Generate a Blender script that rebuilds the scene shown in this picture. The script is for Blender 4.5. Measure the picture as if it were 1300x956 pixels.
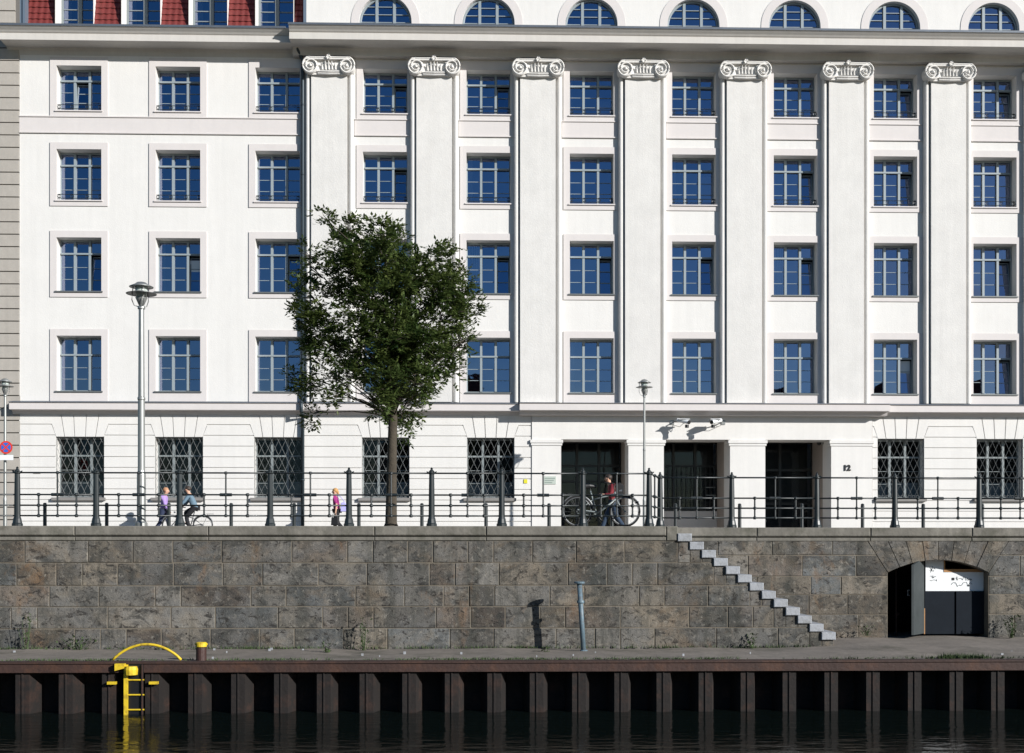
import bpy, bmesh, math, random
from mathutils import Vector, Matrix
random.seed(7)
R = math.radians
SC = bpy.context.scene
for o in list(bpy.data.objects): bpy.data.objects.remove(o)
COL = SC.collection

# ------------------------------------------------------------------ camera, light, exposure
EYE = -0.547; YAW = R(1.55); FPX = 1540.0; HY = 700.0
cd = bpy.data.cameras.new('camera'); cam = bpy.data.objects.new('camera', cd); COL.objects.link(cam)
cam.location = (0, 0, EYE); cam.rotation_euler = (R(90), 0, -YAW)
cd.sensor_width = 36; cd.lens = 36*FPX/1300; cd.shift_y = (HY-478)/1300; cd.clip_end = 3000; cd.clip_start = 0.1
SC.camera = cam
SUNV = Vector((1.20, -1.0, 0.62)).normalized()          # towards the sun
w = bpy.data.worlds.new('World'); SC.world = w; w.use_nodes = True
nt = w.node_tree; bg = nt.nodes['Background']
sky = nt.nodes.new('ShaderNodeTexSky'); sky.sky_type = 'NISHITA'; sky.sun_disc = False
sky.sun_elevation = math.asin(SUNV.z); sky.sun_rotation = math.atan2(SUNV.x, SUNV.y)
sky.altitude = 100; sky.air_density = 1.0; sky.dust_density = 0.4; sky.ozone_density = 2.5
hs = nt.nodes.new('ShaderNodeHueSaturation'); hs.inputs['Saturation'].default_value = 1.35
nt.links.new(sky.outputs[0], hs.inputs['Color'])
wtc = nt.nodes.new('ShaderNodeTexCoord'); wmp = nt.nodes.new('ShaderNodeMapping'); wmp.inputs['Scale'].default_value = (1, 1, 3.2); wmp.inputs['Location'].default_value = (3.1, .4, .2)
wnz = nt.nodes.new('ShaderNodeTexNoise'); wnz.inputs['Scale'].default_value = 5.5; wnz.inputs['Detail'].default_value = 9; wnz.inputs['Roughness'].default_value = .6
wrp = nt.nodes.new('ShaderNodeMapRange'); wrp.inputs[1].default_value = .47; wrp.inputs[2].default_value = .66; wrp.inputs[4].default_value = .75
wsp = nt.nodes.new('ShaderNodeSeparateXYZ'); wxr = nt.nodes.new('ShaderNodeMapRange'); wxr.inputs[1].default_value = .18; wxr.inputs[2].default_value = .42
wzr = nt.nodes.new('ShaderNodeMapRange'); wzr.inputs[1].default_value = .36; wzr.inputs[2].default_value = .14
m1 = nt.nodes.new('ShaderNodeMath'); m1.operation = 'MULTIPLY'; m2_ = nt.nodes.new('ShaderNodeMath'); m2_.operation = 'MULTIPLY'
wmx = nt.nodes.new('ShaderNodeMix'); wmx.data_type = 'RGBA'; wmx.inputs[7].default_value = (4.6, 4.8, 5.4, 1)
L_ = nt.links.new
L_(wtc.outputs['Generated'], wmp.inputs[0]); L_(wmp.outputs[0], wnz.inputs[0]); L_(wnz.outputs[0], wrp.inputs[0]); L_(wtc.outputs['Generated'], wsp.inputs[0])
L_(wsp.outputs[0], wxr.inputs[0]); L_(wsp.outputs[2], wzr.inputs[0]); L_(wrp.outputs[0], m1.inputs[0]); L_(wxr.outputs[0], m1.inputs[1]); L_(m1.outputs[0], m2_.inputs[0]); L_(wzr.outputs[0], m2_.inputs[1])
L_(m2_.outputs[0], wmx.inputs[0]); L_(hs.outputs[0], wmx.inputs[6]); L_(wmx.outputs[2], bg.inputs[0]); bg.inputs[1].default_value = 0.066
sd = bpy.data.lights.new('sun', 'SUN'); sd.energy = 5.0; sd.angle = R(0.5); sd.color = (1.0, 0.975, 0.935)
sun = bpy.data.objects.new('sun', sd); COL.objects.link(sun)
sun.rotation_euler = (-SUNV).to_track_quat('-Z', 'Y').to_euler(); sun.location = (40, -40, 30)
SC.view_settings.view_transform = 'Standard'; SC.view_settings.look = 'None'
SC.view_settings.exposure = 0.40; SC.view_settings.gamma = 1
SC.render.engine = 'CYCLES'

def P(px, py, Y):
    """point on the plane y = Y behind a pixel of the photograph"""
    u = (px-650)/FPX; v = (HY-py)/FPX
    t = Y/(math.cos(YAW)-u*math.sin(YAW))
    return Vector((t*(math.sin(YAW)+u*math.cos(YAW)), Y, t*v+EYE))
def PX(px, Y): return P(px, 500, Y).x
def PZ(py, Y): return P(608, py, Y).z

# ------------------------------------------------------------------ materials
MATS = {}
def mat(name, col, rough=0.7, metal=0.0, var=0.0, vscale=3.0, bump=0.0, bscale=20.0, streak=0.0, dirt=None, spec=0.5, trans=None, vert=False):
    m = bpy.data.materials.new(name); m.use_nodes = True; MATS[name] = m
    n = m.node_tree.nodes; l = m.node_tree.links; b = n['Principled BSDF']
    b.inputs['Roughness'].default_value = rough; b.inputs['Metallic'].default_value = metal
    b.inputs['Specular IOR Level'].default_value = spec
    b.inputs['Base Color'].default_value = (*col, 1)
    tc0 = n.new('ShaderNodeTexCoord'); oi = n.new('ShaderNodeObjectInfo'); va = n.new('ShaderNodeVectorMath'); va.operation = 'MULTIPLY_ADD'
    l.new(oi.outputs['Random'], va.inputs[0]); va.inputs[1].default_value = (17, 11, 13); l.new(tc0.outputs['Object'], va.inputs[2])
    class _T: outputs = {'Object': va.outputs[0]}
    tc = _T
    if var > 0 or streak > 0 or dirt:
        base = n.new('ShaderNodeRGB'); base.outputs[0].default_value = (*col, 1); cur = base.outputs[0]
        def layer(cur, scale, amt, stretch=(1, 1, 1), detail=6, dark=None, lo=0.35, hi=0.7):
            mp = n.new('ShaderNodeMapping'); mp.inputs['Scale'].default_value = stretch
            l.new(tc.outputs['Object'], mp.inputs[0])
            nz = n.new('ShaderNodeTexNoise'); nz.inputs['Scale'].default_value = scale; nz.inputs['Detail'].default_value = detail
            nz.inputs['Roughness'].default_value = 0.65
            l.new(mp.outputs[0], nz.inputs[0])
            rp = n.new('ShaderNodeMapRange'); rp.inputs[1].default_value = lo; rp.inputs[2].default_value = hi
            rp.inputs[3].default_value = 0; rp.inputs[4].default_value = amt
            l.new(nz.outputs[0], rp.inputs[0])
            mx = n.new('ShaderNodeMix'); mx.data_type = 'RGBA'
            l.new(rp.outputs[0], mx.inputs[0]); l.new(cur, mx.inputs[6])
            mx.inputs[7].default_value = (*(dark or [c*0.35 for c in col]), 1)
            return mx.outputs[2]
        if var: cur = layer(cur, vscale, var); cur = layer(cur, vscale*7, var*0.6)
        if streak: cur = layer(cur, 2.0, streak, (2.5, 2.5, 0.12))
        if dirt: cur = layer(cur, dirt[1], dirt[2], dark=dirt[0], lo=0.5, hi=0.72)
        l.new(cur, b.inputs['Base Color'])
    if bump > 0:
        nz = n.new('ShaderNodeTexNoise'); nz.inputs['Scale'].default_value = bscale; nz.inputs['Detail'].default_value = 8
        l.new(tc.outputs['Object'], nz.inputs[0])
        bp = n.new('ShaderNodeBump'); bp.inputs['Strength'].default_value = bump; bp.inputs['Distance'].default_value = 0.02
        l.new(nz.outputs[0], bp.inputs['Height']); l.new(bp.outputs[0], b.inputs['Normal'])
    return m
plaster = mat('plaster', (0.68, 0.665, 0.64), 0.85, var=0.07, vscale=0.9, bump=0.25, bscale=30, streak=0.08)
pilaster_m = mat('pilaster_plaster', (0.65, 0.635, 0.61), 0.85, var=0.13, vscale=1.6, bump=0.35, bscale=22, streak=0.10)
trim = mat('trim_plaster', (0.60, 0.565, 0.55), 0.8, var=0.06, vscale=2, bump=0.1, streak=0.05)
cornice_m = mat('cornice_plaster', (0.56, 0.535, 0.50), 0.8, var=0.08, vscale=1.5, streak=0.12)
lead = mat('zinc_sheet', (0.12, 0.14, 0.17), 0.5, metal=0.3, var=0.3)
frame_m = mat('window_paint', (0.25, 0.29, 0.31), 0.45, var=0.05)
frame_light = mat('window_paint_light', (0.20, 0.225, 0.23), 0.5)
sill_m = mat('sill_zinc', (0.14, 0.15, 0.15), 0.5, metal=0.3)
sill_stone = mat('sill_stone', (0.22, 0.21, 0.20), 0.8, var=0.2)
dark_iron = mat('dark_iron', (0.012, 0.018, 0.02), 0.42, var=0.2, spec=0.6)
grille_m = mat('grille_iron', (0.15, 0.16, 0.16), 0.5)
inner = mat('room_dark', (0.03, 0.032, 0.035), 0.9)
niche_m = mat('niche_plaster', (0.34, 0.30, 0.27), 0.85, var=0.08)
door_m = mat('door_bronze', (0.02, 0.021, 0.02), 0.35, var=0.2)
blind_m = mat('blind_cloth', (0.75, 0.77, 0.8), 0.8)
tile_m = mat('red_roof_tile', (0.175, 0.026, 0.022), 0.6, var=0.35, vscale=5, bump=0.2)
nstone = mat('grey_render_stone', (0.40, 0.37, 0.33), 0.85, var=0.15, vscale=4, bump=0.2, streak=0.15)
nstone_d = mat('grey_joint', (0.14, 0.13, 0.12), 0.9)
groove_m = mat('groove_plaster', (0.45, 0.43, 0.41), 0.9)
asphalt = mat('asphalt', (0.05, 0.05, 0.052), 0.9, var=0.3, vscale=2, bump=0.3, bscale=60)
paving = mat('paving', (0.17, 0.16, 0.145), 0.9, var=0.25, vscale=2)
kerb_m = mat('kerb_stone', (0.3, 0.29, 0.27), 0.85, var=0.2)
coping_m = mat('coping_stone', (0.22, 0.205, 0.175), 0.9, var=0.55, vscale=1.3, bump=0.5, bscale=14, streak=0.5, dirt=((0.06, 0.06, 0.042), 2.0, 0.85))
platform_m = mat('quay_concrete', (0.22, 0.19, 0.16), 0.95, var=0.5, vscale=0.9, bump=0.5, bscale=9, dirt=((0.07, 0.065, 0.045), 1.1, 0.9))
granite = mat('light_granite', (0.36, 0.375, 0.40), 0.75, var=0.45, vscale=4, bump=0.4, bscale=25, dirt=((0.12, 0.12, 0.105), 5, .6))
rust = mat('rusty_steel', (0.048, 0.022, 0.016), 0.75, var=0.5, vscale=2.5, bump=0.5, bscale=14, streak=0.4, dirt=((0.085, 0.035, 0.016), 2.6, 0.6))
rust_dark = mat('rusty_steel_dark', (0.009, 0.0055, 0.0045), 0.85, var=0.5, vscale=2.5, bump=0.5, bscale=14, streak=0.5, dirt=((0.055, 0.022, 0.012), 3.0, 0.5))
bollard_rust = mat('bollard_rust', (0.045, 0.018, 0.014), 0.6, var=0.3, bump=0.3)
yellow = mat('yellow_paint', (0.66, 0.47, 0.02), 0.55, var=0.2, vscale=8, bump=.2, dirt=((0.14, 0.07, 0.025), 7, .8))
bark = mat('bark', (0.065, 0.053, 0.038), 0.95, var=0.5, vscale=8, bump=0.8, bscale=25)
galv = mat('galvanised_steel', (0.33, 0.34, 0.33), 0.42, metal=0.6, var=0.15, vscale=5)
lampglass = mat('lamp_glass', (0.40, 0.45, 0.42), 0.15)
bluepipe = mat('blue_grey_pipe', (0.12, 0.18, 0.22), 0.5, var=0.4, vscale=6, bump=.2, dirt=((0.10, 0.06, 0.04), 9, .6))
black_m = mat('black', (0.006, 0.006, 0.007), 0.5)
rubber = mat('rubber', (0.012, 0.012, 0.012), 0.7)
chrome = mat('bike_metal', (0.25, 0.26, 0.27), 0.45, metal=0.6)
bikepaint = mat('bike_paint', (0.22, 0.25, 0.25), 0.35)
skin_m = mat('skin', (0.55, 0.32, 0.22), 0.6)
red_m = mat('red_cloth', (0.17, 0.012, 0.02), 0.8)
signred = mat('sign_red', (0.6, 0.04, 0.02), 0.5)
signblue = mat('sign_blue', (0.03, 0.12, 0.5), 0.5)
white_p = mat('white_paint', (0.75, 0.77, 0.78), 0.5, var=0.08)
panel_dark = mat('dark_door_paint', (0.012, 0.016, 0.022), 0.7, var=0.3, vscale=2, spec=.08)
panel_grey = mat('grey_door_paint', (0.05, 0.058, 0.06), 0.7, var=0.3, spec=.15)
timber = mat('raw_timber', (0.42, 0.22, 0.09), 0.8, var=0.3)
oppm = mat('opposite_plaster', (0.25, 0.2, 0.16), 0.9, var=0.2)
opproof = mat('opposite_roof', (0.10, 0.035, 0.025), 0.9)

# glass: mostly reflecting, lets a little of the dark room through
def glass_mat(name, ior, tint):
    g = bpy.data.materials.new(name); g.use_nodes = True; n = g.node_tree.nodes; l = g.node_tree.links
    n.remove(n['Principled BSDF']); out = n['Material Output']
    tr = n.new('ShaderNodeBsdfTransparent'); tr.inputs[0].default_value = (0.75, 0.8, 0.8, 1)
    gl = n.new('ShaderNodeBsdfGlossy'); gl.inputs['Roughness'].default_value = 0.012; gl.inputs['Color'].default_value = (*tint, 1)
    fr = n.new('ShaderNodeFresnel'); fr.inputs[0].default_value = ior
    mx = n.new('ShaderNodeMixShader'); l.new(fr.outputs[0], mx.inputs[0]); l.new(tr.outputs[0], mx.inputs[1]); l.new(gl.outputs[0], mx.inputs[2])
    tc = n.new('ShaderNodeTexCoord'); nz = n.new('ShaderNodeTexNoise'); nz.noise_dimensions = '4D'; oi = n.new('ShaderNodeObjectInfo'); ml = n.new('ShaderNodeMath'); ml.operation = 'MULTIPLY'; ml.inputs[1].default_value = 40; l.new(oi.outputs['Random'], ml.inputs[0]); l.new(ml.outputs[0], nz.inputs['W']); nz.inputs['Scale'].default_value = 1.4; nz.inputs['Detail'].default_value = 1
    l.new(tc.outputs['Object'], nz.inputs[0]); bp = n.new('ShaderNodeBump'); bp.inputs['Strength'].default_value = 0.35; bp.inputs['Distance'].default_value = 0.012
    l.new(nz.outputs[0], bp.inputs['Height']); l.new(bp.outputs[0], gl.inputs['Normal'])
    l.new(mx.outputs[0], out.inputs[0]); return g
glass = glass_mat('window_glass', 4.0, (0.58, 0.67, 0.96))
glass_low = glass_mat('ground_glass', 1.42, (0.9, 0.95, 1.0))

# masonry: tint comes from a per-block colour attribute (each stone has its own colour)
def stone_mat():
    m = bpy.data.materials.new('quarry_stone'); m.use_nodes = True; n = m.node_tree.nodes; l = m.node_tree.links; b = n['Principled BSDF']
    b.inputs['Roughness'].default_value = 0.92; b.inputs['Specular IOR Level'].default_value = 0.25
    at = n.new('ShaderNodeAttribute'); at.attribute_name = 'tint'; tc = n.new('ShaderNodeTexCoord')
    cur = at.outputs['Color']
    def noise(scale, detail=8, stretch=(1, 1, 1), rough=0.65, dist=0.0):
        mp = n.new('ShaderNodeMapping'); mp.inputs['Scale'].default_value = stretch; l.new(tc.outputs['Object'], mp.inputs[0])
        nz = n.new('ShaderNodeTexNoise'); nz.inputs['Scale'].default_value = scale; nz.inputs['Detail'].default_value = detail
        nz.inputs['Roughness'].default_value = rough; nz.inputs['Distortion'].default_value = dist
        l.new(mp.outputs[0], nz.inputs[0]); return nz.outputs[0]
    def mix(cur, fac, lo, hi, amt, col, mode='MIX'):
        rp = n.new('ShaderNodeMapRange'); rp.inputs[1].default_value = lo; rp.inputs[2].default_value = hi; rp.inputs[3].default_value = 0; rp.inputs[4].default_value = amt
        l.new(fac, rp.inputs[0]); mx = n.new('ShaderNodeMix'); mx.data_type = 'RGBA'; mx.blend_type = mode
        l.new(rp.outputs[0], mx.inputs[0]); l.new(cur, mx.inputs[6]); mx.inputs[7].default_value = (*col, 1); return mx.outputs[2]
    cur = mix(cur, noise(0.9, 9, (1, 1, 1.2), 0.7, 0.8), 0.46, 0.60, 0.5, (0.19, 0.16, 0.12))
    cur = mix(cur, noise(1.5, 10, (1, 1, 1.6), 0.72, 0.9), 0.505, 0.60, 0.72, (0.026, 0.028, 0.028))
    cur = mix(cur, noise(0.7, 10, (1, 1, 1.3), 0.68, 1.2), 0.49, 0.58, 0.6, (0.045, 0.046, 0.043))
    cur = mix(cur, noise(0.8, 8, (1, 1, 1.3), 0.7, 0.4), 0.53, 0.66, 0.55, (0.15, 0.105, 0.066))
    cur = mix(cur, noise(0.5, 9, (1.6, 1, .9), 0.7, 0.3), 0.585, 0.66, 0.42, (0.19, 0.10, 0.042))
    cur = mix(cur, noise(1.1, 5, (1, 1, 1.2), .5, .5), 0.51, 0.60, 0.55, (0.13, 0.128, 0.123))
    cur = mix(cur, noise(2.0, 7, (1, 1, 0.16), .7), 0.50, 0.62, 0.6, (0.04, 0.042, 0.036))
    cur = mix(cur, noise(26, 6), 0.48, 0.68, 0.28, (0.045, 0.043, 0.040))
    cur = mix(cur, noise(9, 8, (1, 1, 1), .75), 0.55, 0.66, 0.6, (0.27, 0.25, 0.215))
    cur = mix(cur, noise(5, 9, (1, 1, 1.4), .75, 1.2), 0.54, 0.60, 0.85, (0.022, 0.020, 0.018))
    vo = n.new('ShaderNodeTexVoronoi'); vo.inputs['Scale'].default_value = 3.1; l.new(tc.outputs['Object'], vo.inputs[0])
    inv = n.new('ShaderNodeMath'); inv.operation = 'SUBTRACT'; inv.inputs[0].default_value = 1; l.new(vo.outputs['Distance'], inv.inputs[1])
    cur = mix(cur, inv.outputs[0], 0.915, 0.94, 0.9, (0.018, 0.016, 0.014))
    l.new(cur, b.inputs['Base Color'])
    bp = n.new('ShaderNodeBump'); bp.inputs['Strength'].default_value = 0.5; bp.inputs['Distance'].default_value = 0.03
    ad = n.new('ShaderNodeMath'); ad.operation = 'ADD'; l.new(noise(7, 9), ad.inputs[0]); l.new(noise(34, 5), ad.inputs[1])
    l.new(ad.outputs[0], bp.inputs['Height']); l.new(bp.outputs[0], b.inputs['Normal'])
    return m
stone_m = stone_mat()
mortar_m = mat('mortar', (0.18, 0.155, 0.12), 0.95, var=0.6, vscale=1.5, bump=0.3)

# ------------------------------------------------------------------ mesh helpers
class MB:
    def __init__(s): s.v = []; s.f = []; s.c = []; s.mi = []; s.m = 0
    def face(s, pts, tint=None):
        i = len(s.v); s.v += [tuple(p) for p in pts]; s.f.append(tuple(range(i, i+len(pts)))); s.c.append(tint); s.mi.append(s.m)
    def box(s, x0, x1, y0, y1, z0, z1, tint=None):
        i = len(s.v)
        s.v += [(x0, y0, z0), (x1, y0, z0), (x1, y1, z0), (x0, y1, z0), (x0, y0, z1), (x1, y0, z1), (x1, y1, z1), (x0, y1, z1)]
        for f in ((0, 3, 2, 1), (4, 5, 6, 7), (0, 1, 5, 4), (1, 2, 6, 5), (2, 3, 7, 6), (3, 0, 4, 7)):
            s.f.append(tuple(i+k for k in f)); s.c.append(tint); s.mi.append(s.m)
    def block(s, x0, x1, z0, z1, yf, yb, tint, cx=0.012, cy=0.012):
        """dressed stone: chamfered front"""
        s.prism([(x0, z0), (x1, z0), (x1, z1), (x0, z1)], yf, yb, tint, cx, cy)
    def prism(s, poly, yf, yb, tint=None, ch=0.0, cd=0.0):
        """poly of (x,z), counter-clockwise seen from -Y; front yf, back yb"""
        n = len(poly)
        if ch > 0:
            cx = sum(p[0] for p in poly)/n; cz = sum(p[1] for p in poly)/n
            hx = max(abs(p[0]-cx) for p in poly) or 1; hz = max(abs(p[1]-cz) for p in poly) or 1
            fp = [(cx+(p[0]-cx)*(1-ch/hx), cz+(p[1]-cz)*(1-ch/hz)) for p in poly]
        else: fp = poly
        i = len(s.v); s.v += [(p[0], yf, p[1]) for p in fp]
        s.f.append(tuple(range(i, i+n))); s.c.append(tint); s.mi.append(s.m)
        prev = i
        if ch > 0:
            j = len(s.v); s.v += [(p[0], yf+cd, p[1]) for p in poly]
            for k in range(n):
                a = (k+1) % n; s.f.append((prev+a, prev+k, j+k, j+a)); s.c.append(tint); s.mi.append(s.m)
            prev = j
        j = len(s.v); s.v += [(p[0], yb, p[1]) for p in poly]
        for k in range(n):
            a = (k+1) % n; s.f.append((prev+a, prev+k, j+k, j+a)); s.c.append(tint); s.mi.append(s.m)
    def tube(s, pts, rad, seg=8, cap=True, tint=None):
        pts = [Vector(p) for p in pts]
        if not hasattr(rad, '__len__'): rad = [rad]*len(pts)
        rings = []; up = None
        for k, p in enumerate(pts):
            d = (pts[min(k+1, len(pts)-1)]-pts[max(k-1, 0)]).normalized()
            if up is None:
                up = Vector((0, 0, 1)) if abs(d.z) < 0.9 else Vector((1, 0, 0))
            a = d.cross(up)
            if a.length < 1e-5: a = d.cross(Vector((0, 1, 0)))
            a.normalize(); b = d.cross(a).normalized(); up = a.cross(d) if False else up
            i = len(s.v); rings.append(i)
            for q in range(seg):
                t = 2*math.pi*q/seg; v = p+(a*math.cos(t)+b*math.sin(t))*rad[k]; s.v.append(tuple(v))
        for k in range(len(rings)-1):
            for q in range(seg):
                r = (q+1) % seg
                s.f.append((rings[k]+q, rings[k]+r, rings[k+1]+r, rings[k+1]+q)); s.c.append(tint); s.mi.append(s.m)
        if cap:
            s.f.append(tuple(rings[0]+q for q in reversed(range(seg)))); s.c.append(tint); s.mi.append(s.m)
            s.f.append(tuple(rings[-1]+q for q in range(seg))); s.c.append(tint); s.mi.append(s.m)
    def lathe(s, prof, c=(0, 0, 0), seg=16):
        """prof list of (r, z)"""
        i = len(s.v)
        for r, z in prof:
            for q in range(seg):
                t = 2*math.pi*q/seg; s.v.append((c[0]+r*math.cos(t), c[1]+r*math.sin(t), c[2]+z))
        for k in range(len(prof)-1):
            for q in range(seg):
                r_ = (q+1) % seg; s.f.append((i+k*seg+q, i+k*seg+r_, i+(k+1)*seg+r_, i+(k+1)*seg+q)); s.c.append(None); s.mi.append(s.m)
        s.f.append(tuple(i+q for q in reversed(range(seg)))); s.c.append(None); s.mi.append(s.m)
        s.f.append(tuple(i+(len(prof)-1)*seg+q for q in range(seg))); s.c.append(None); s.mi.append(s.m)
    def ring(s, c, rad, thick, axis='Y', seg=32, tseg=6, a0=0, a1=360):
        n = seg; pts = []
        closed = (a1-a0) >= 360
        for k in range(n+1):
            t = R(a0+(a1-a0)*k/n)
            d = {'Y': (math.cos(t), 0, math.sin(t)), 'Z': (math.cos(t), math.sin(t), 0)}[axis]
            pts.append((c[0]+rad*d[0], c[1]+rad*d[1], c[2]+rad*d[2]))
        up = Vector((0, 1, 0)) if axis == 'Y' else Vector((0, 0, 1))
        i = len(s.v)
        for k, p in enumerate(pts):
            rd = (Vector(p)-Vector(c)).normalized()
            for q in range(tseg):
                t = 2*math.pi*q/tseg; s.v.append(tuple(Vector(p)+rd*thick*math.cos(t)+up*thick*math.sin(t)))
        for k in range(n):
            for q in range(tseg):
                r_ = (q+1) % tseg; s.f.append((i+k*tseg+q, i+k*tseg+r_, i+(k+1)*tseg+r_, i+(k+1)*tseg+q)); s.c.append(None); s.mi.append(s.m)
    def build(s, name, material, parent=None, smooth=False, loc=None):
        me = bpy.data.meshes.new(name); me.from_pydata(s.v, [], s.f); 
        mats = material if isinstance(material, (list, tuple)) else [material]
        for m in mats: me.materials.append(m)
        if len(mats) > 1:
            for p, k in zip(me.polygons, s.mi): p.material_index = k
        if any(c is not None for c in s.c):
            ca = me.color_attributes.new('tint', 'FLOAT_COLOR', 'CORNER'); li = 0
            for f, c in zip(s.f, s.c):
                c = c or (0.12, 0.11, 0.1)
                for _ in f: ca.data[li].color = (*c, 1); li += 1
        me.update()
        bm = bmesh.new(); bm.from_mesh(me); bmesh.ops.recalc_face_normals(bm, faces=bm.faces) if name not in ('glass', 'leaves', 'foliage') else None
        bm.to_mesh(me); bm.free()
        if smooth:
            for p in me.polygons: p.use_smooth = True
        o = bpy.data.objects.new(name, me); COL.objects.link(o)
        if parent: o.parent = parent
        if loc is not None: o.location = loc
        return o
def tag(o, label=None, cat=None, group=None, kind=None):
    if label: o['label'] = label
    if cat: o['category'] = cat
    if group: o['group'] = group
    if kind: o['kind'] = kind
    return o
def empty(name, loc=(0, 0, 0), rz=0):
    o = bpy.data.objects.new(name, None); COL.objects.link(o); o.location = loc; o.rotation_euler = (0, 0, rz); o.empty_display_size = 0.3; return o
def copy_tree(o, parent=None):
    c = o.copy(); COL.objects.link(c)
    c.parent = parent
    for ch in o.children: copy_tree(ch, c)
    return c

# ------------------------------------------------------------------ dimensions of the facade
YF = 44.0
COLX = [-14.37, -10.84, -7.27, -3.40, 0.34, 4.09, 7.82, 11.54, 15.22, 18.90, 22.6]
PILX = [x for x in (-5.39, -1.62, 2.12, 5.92, 9.62, 13.35, 17.10, 20.80)]
XL = -16.49; XR = 24.5; XC = -6.27       # left corner, right end, start of the pilastered range
ROWS = [(15.28, 16.90, 0.27), (12.06, 13.90, 0.33), (8.79, 10.73, 0.35), (5.20, 7.20, 0.48)]
OW = 1.60
GX = [-14.33, -10.80, -7.25, -3.38, 0.42, 15.42, 19.08, 22.75]; GZ = (1.37, 3.57); GW = 1.72
POR = (1.91, 14.35)                      # portico body
TOPW = 17.45

bld = empty('office_building', (0, YF, 0))
tag(bld, 'long white plastered office block with tall pilasters, scroll capitals and many blue windows', 'building')
def part(mb, name, m, smooth=False, parent=None):
    o = mb.build(name, m, bld if parent is None else parent, smooth)
    return o
# everything of the building is written relative to the facade plane (y = 0 is the wall face)
def wall_sheet(mb, xs, zs, holes, y=0.0, depth=0.46):
    xs = sorted(set([round(a, 4) for a in xs])); zs = sorted(set([round(a, 4) for a in zs]))
    for i in range(len(xs)-1):
        for j in range(len(zs)-1):
            cx = (xs[i]+xs[i+1])/2; cz = (zs[j]+zs[j+1])/2
            if any(h[0] < cx < h[1] and h[2] < cz < h[3] for h in holes): continue
            mb.face([(xs[i], y, zs[j]), (xs[i+1], y, zs[j]), (xs[i+1], y, zs[j+1]), (xs[i], y, zs[j+1])])
    for x0, x1, z0, z1 in holes:
        d = y+depth
        mb.face([(x0, y, z0), (x0, y, z1), (x0, d, z1), (x0, d, z0)]); mb.face([(x1, y, z0), (x1, d, z0), (x1, d, z1), (x1, y, z1)])
        mb.face([(x0, y, z1), (x1, y, z1), (x1, d, z1), (x0, d, z1)]); mb.face([(x0, y, z0), (x0, d, z0), (x1, d, z0), (x1, y, z0)])
mb = MB()
holes = []
for x in COLX:
    for z0, z1, t in ROWS: holes.append((x-OW/2, x+OW/2, z0, z1))
xs = [XL, XR]+[h[0] for h in holes]+[h[1] for h in holes]; zs = [4.45, 18.0]+[h[2] for h in holes]+[h[3] for h in holes]
wall_sheet(mb, xs, zs, holes)
gh = [(x-GW/2, x+GW/2, GZ[0], GZ[1]) for x in GX]
xs = [XL, POR[0]]+[h[k] for h in gh[:5] for k in (0, 1)]; wall_sheet(mb, xs, [-0.3, 4.45, *GZ], gh[:5])
xs = [POR[1], XR]+[h[k] for h in gh[5:] for k in (0, 1)]; wall_sheet(mb, xs, [-0.3, 4.45, *GZ], gh[5:])
mb.face([(XL, 0, -0.3), (XL, 16, -0.3), (XL, 16, 18), (XL, 0, 18)]); mb.face([(XR, 0, -0.3), (XR, 0, 22), (XR, 16, 22), (XR, 16, -0.3)])
mb.face([(XL, 16, -0.3), (XR, 16, -0.3), (XR, 16, 22), (XL, 16, 22)])
part(mb, 'wall', plaster)
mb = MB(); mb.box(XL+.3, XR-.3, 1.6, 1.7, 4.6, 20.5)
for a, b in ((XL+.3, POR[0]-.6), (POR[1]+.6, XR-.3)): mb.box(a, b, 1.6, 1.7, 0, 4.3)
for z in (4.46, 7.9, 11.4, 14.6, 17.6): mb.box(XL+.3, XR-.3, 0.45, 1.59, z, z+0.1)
part(mb, 'interior', inner)  # near-black colour stands in for the darkness of unlit rooms

# rusticated ground floor: courses with open joints
mb = MB()
G = 0.016; YR = -0.035
cour = [4.016-0.387*k for k in range(12)]
def pier(xa, xb, la, lb):
    """courses between two openings; la / lb: the pier is bounded by a window on its left / right"""
    for k in range(len(cour)-1):
        z1 = cour[k]-G; z0 = cour[k+1]+G
        if z0 < -0.2: z0 = -0.25
        a, b = xa, xb
        if k == 0:     # the course beside the window heads leans with the flat arch
            f = 0.155
            p = [(a, z0), (b, z0), (b+(-f if lb else 0)+0, z1), (a+(f if la else 0), z1)]
            # heads: window corners at z 3.57, so only the part above it leans
            mb.prism([(a+(G if la else 0), z0), (b-(G if lb else 0), z0), (b-(f if lb else 0), z1), (a+(f if la else 0), z1)], YR, 0.02)
        else: mb.prism([(a, z0), (b, z0), (b, z1), (a, z1)], YR, 0.02)
ZT = 4.40
def heads(gx):
    for x in gx:
        for (b0, t0, b1, t1) in ((-0.55, -0.68, -0.19, -0.23), (-0.19, -0.23, 0.19, 0.23), (0.19, 0.23, 0.55, 0.68)):
            mb.prism([(x+b0+G, 3.575), (x+b1-G, 3.575), (x+t1-G, ZT), (x+t0+G, ZT)], YR, 0.02)
def topjoin(xa, xb, la, lb):
    pts = []
    z = cour[0]+G; f = 0.155
    if la: pts += [(xa-0.31+G, 3.575), (xa-G, 3.575), (xa+f-G, z)]
    else: pts += [(xa, z)]
    if lb: pts += [(xb-f+G, z), (xb+G, 3.575), (xb+0.31-G, 3.575), (xb+0.18-G, ZT)]
    else: pts += [(xb, ZT-0.0)] if False else [(xb, z), (xb, ZT)]
    pts += [(xa-0.18+G, ZT)] if la else [(xa, ZT)]
    mb.prism(pts, YR, 0.02)
L = XL
for x in GX[:5]:
    pier(L, x-GW/2, L != XL, True); topjoin(L, x-GW/2, L != XL, True); L = x+GW/2
pier(L, POR[0]-0.02, True, False); topjoin(L, POR[0]-0.02, True, False)
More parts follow.
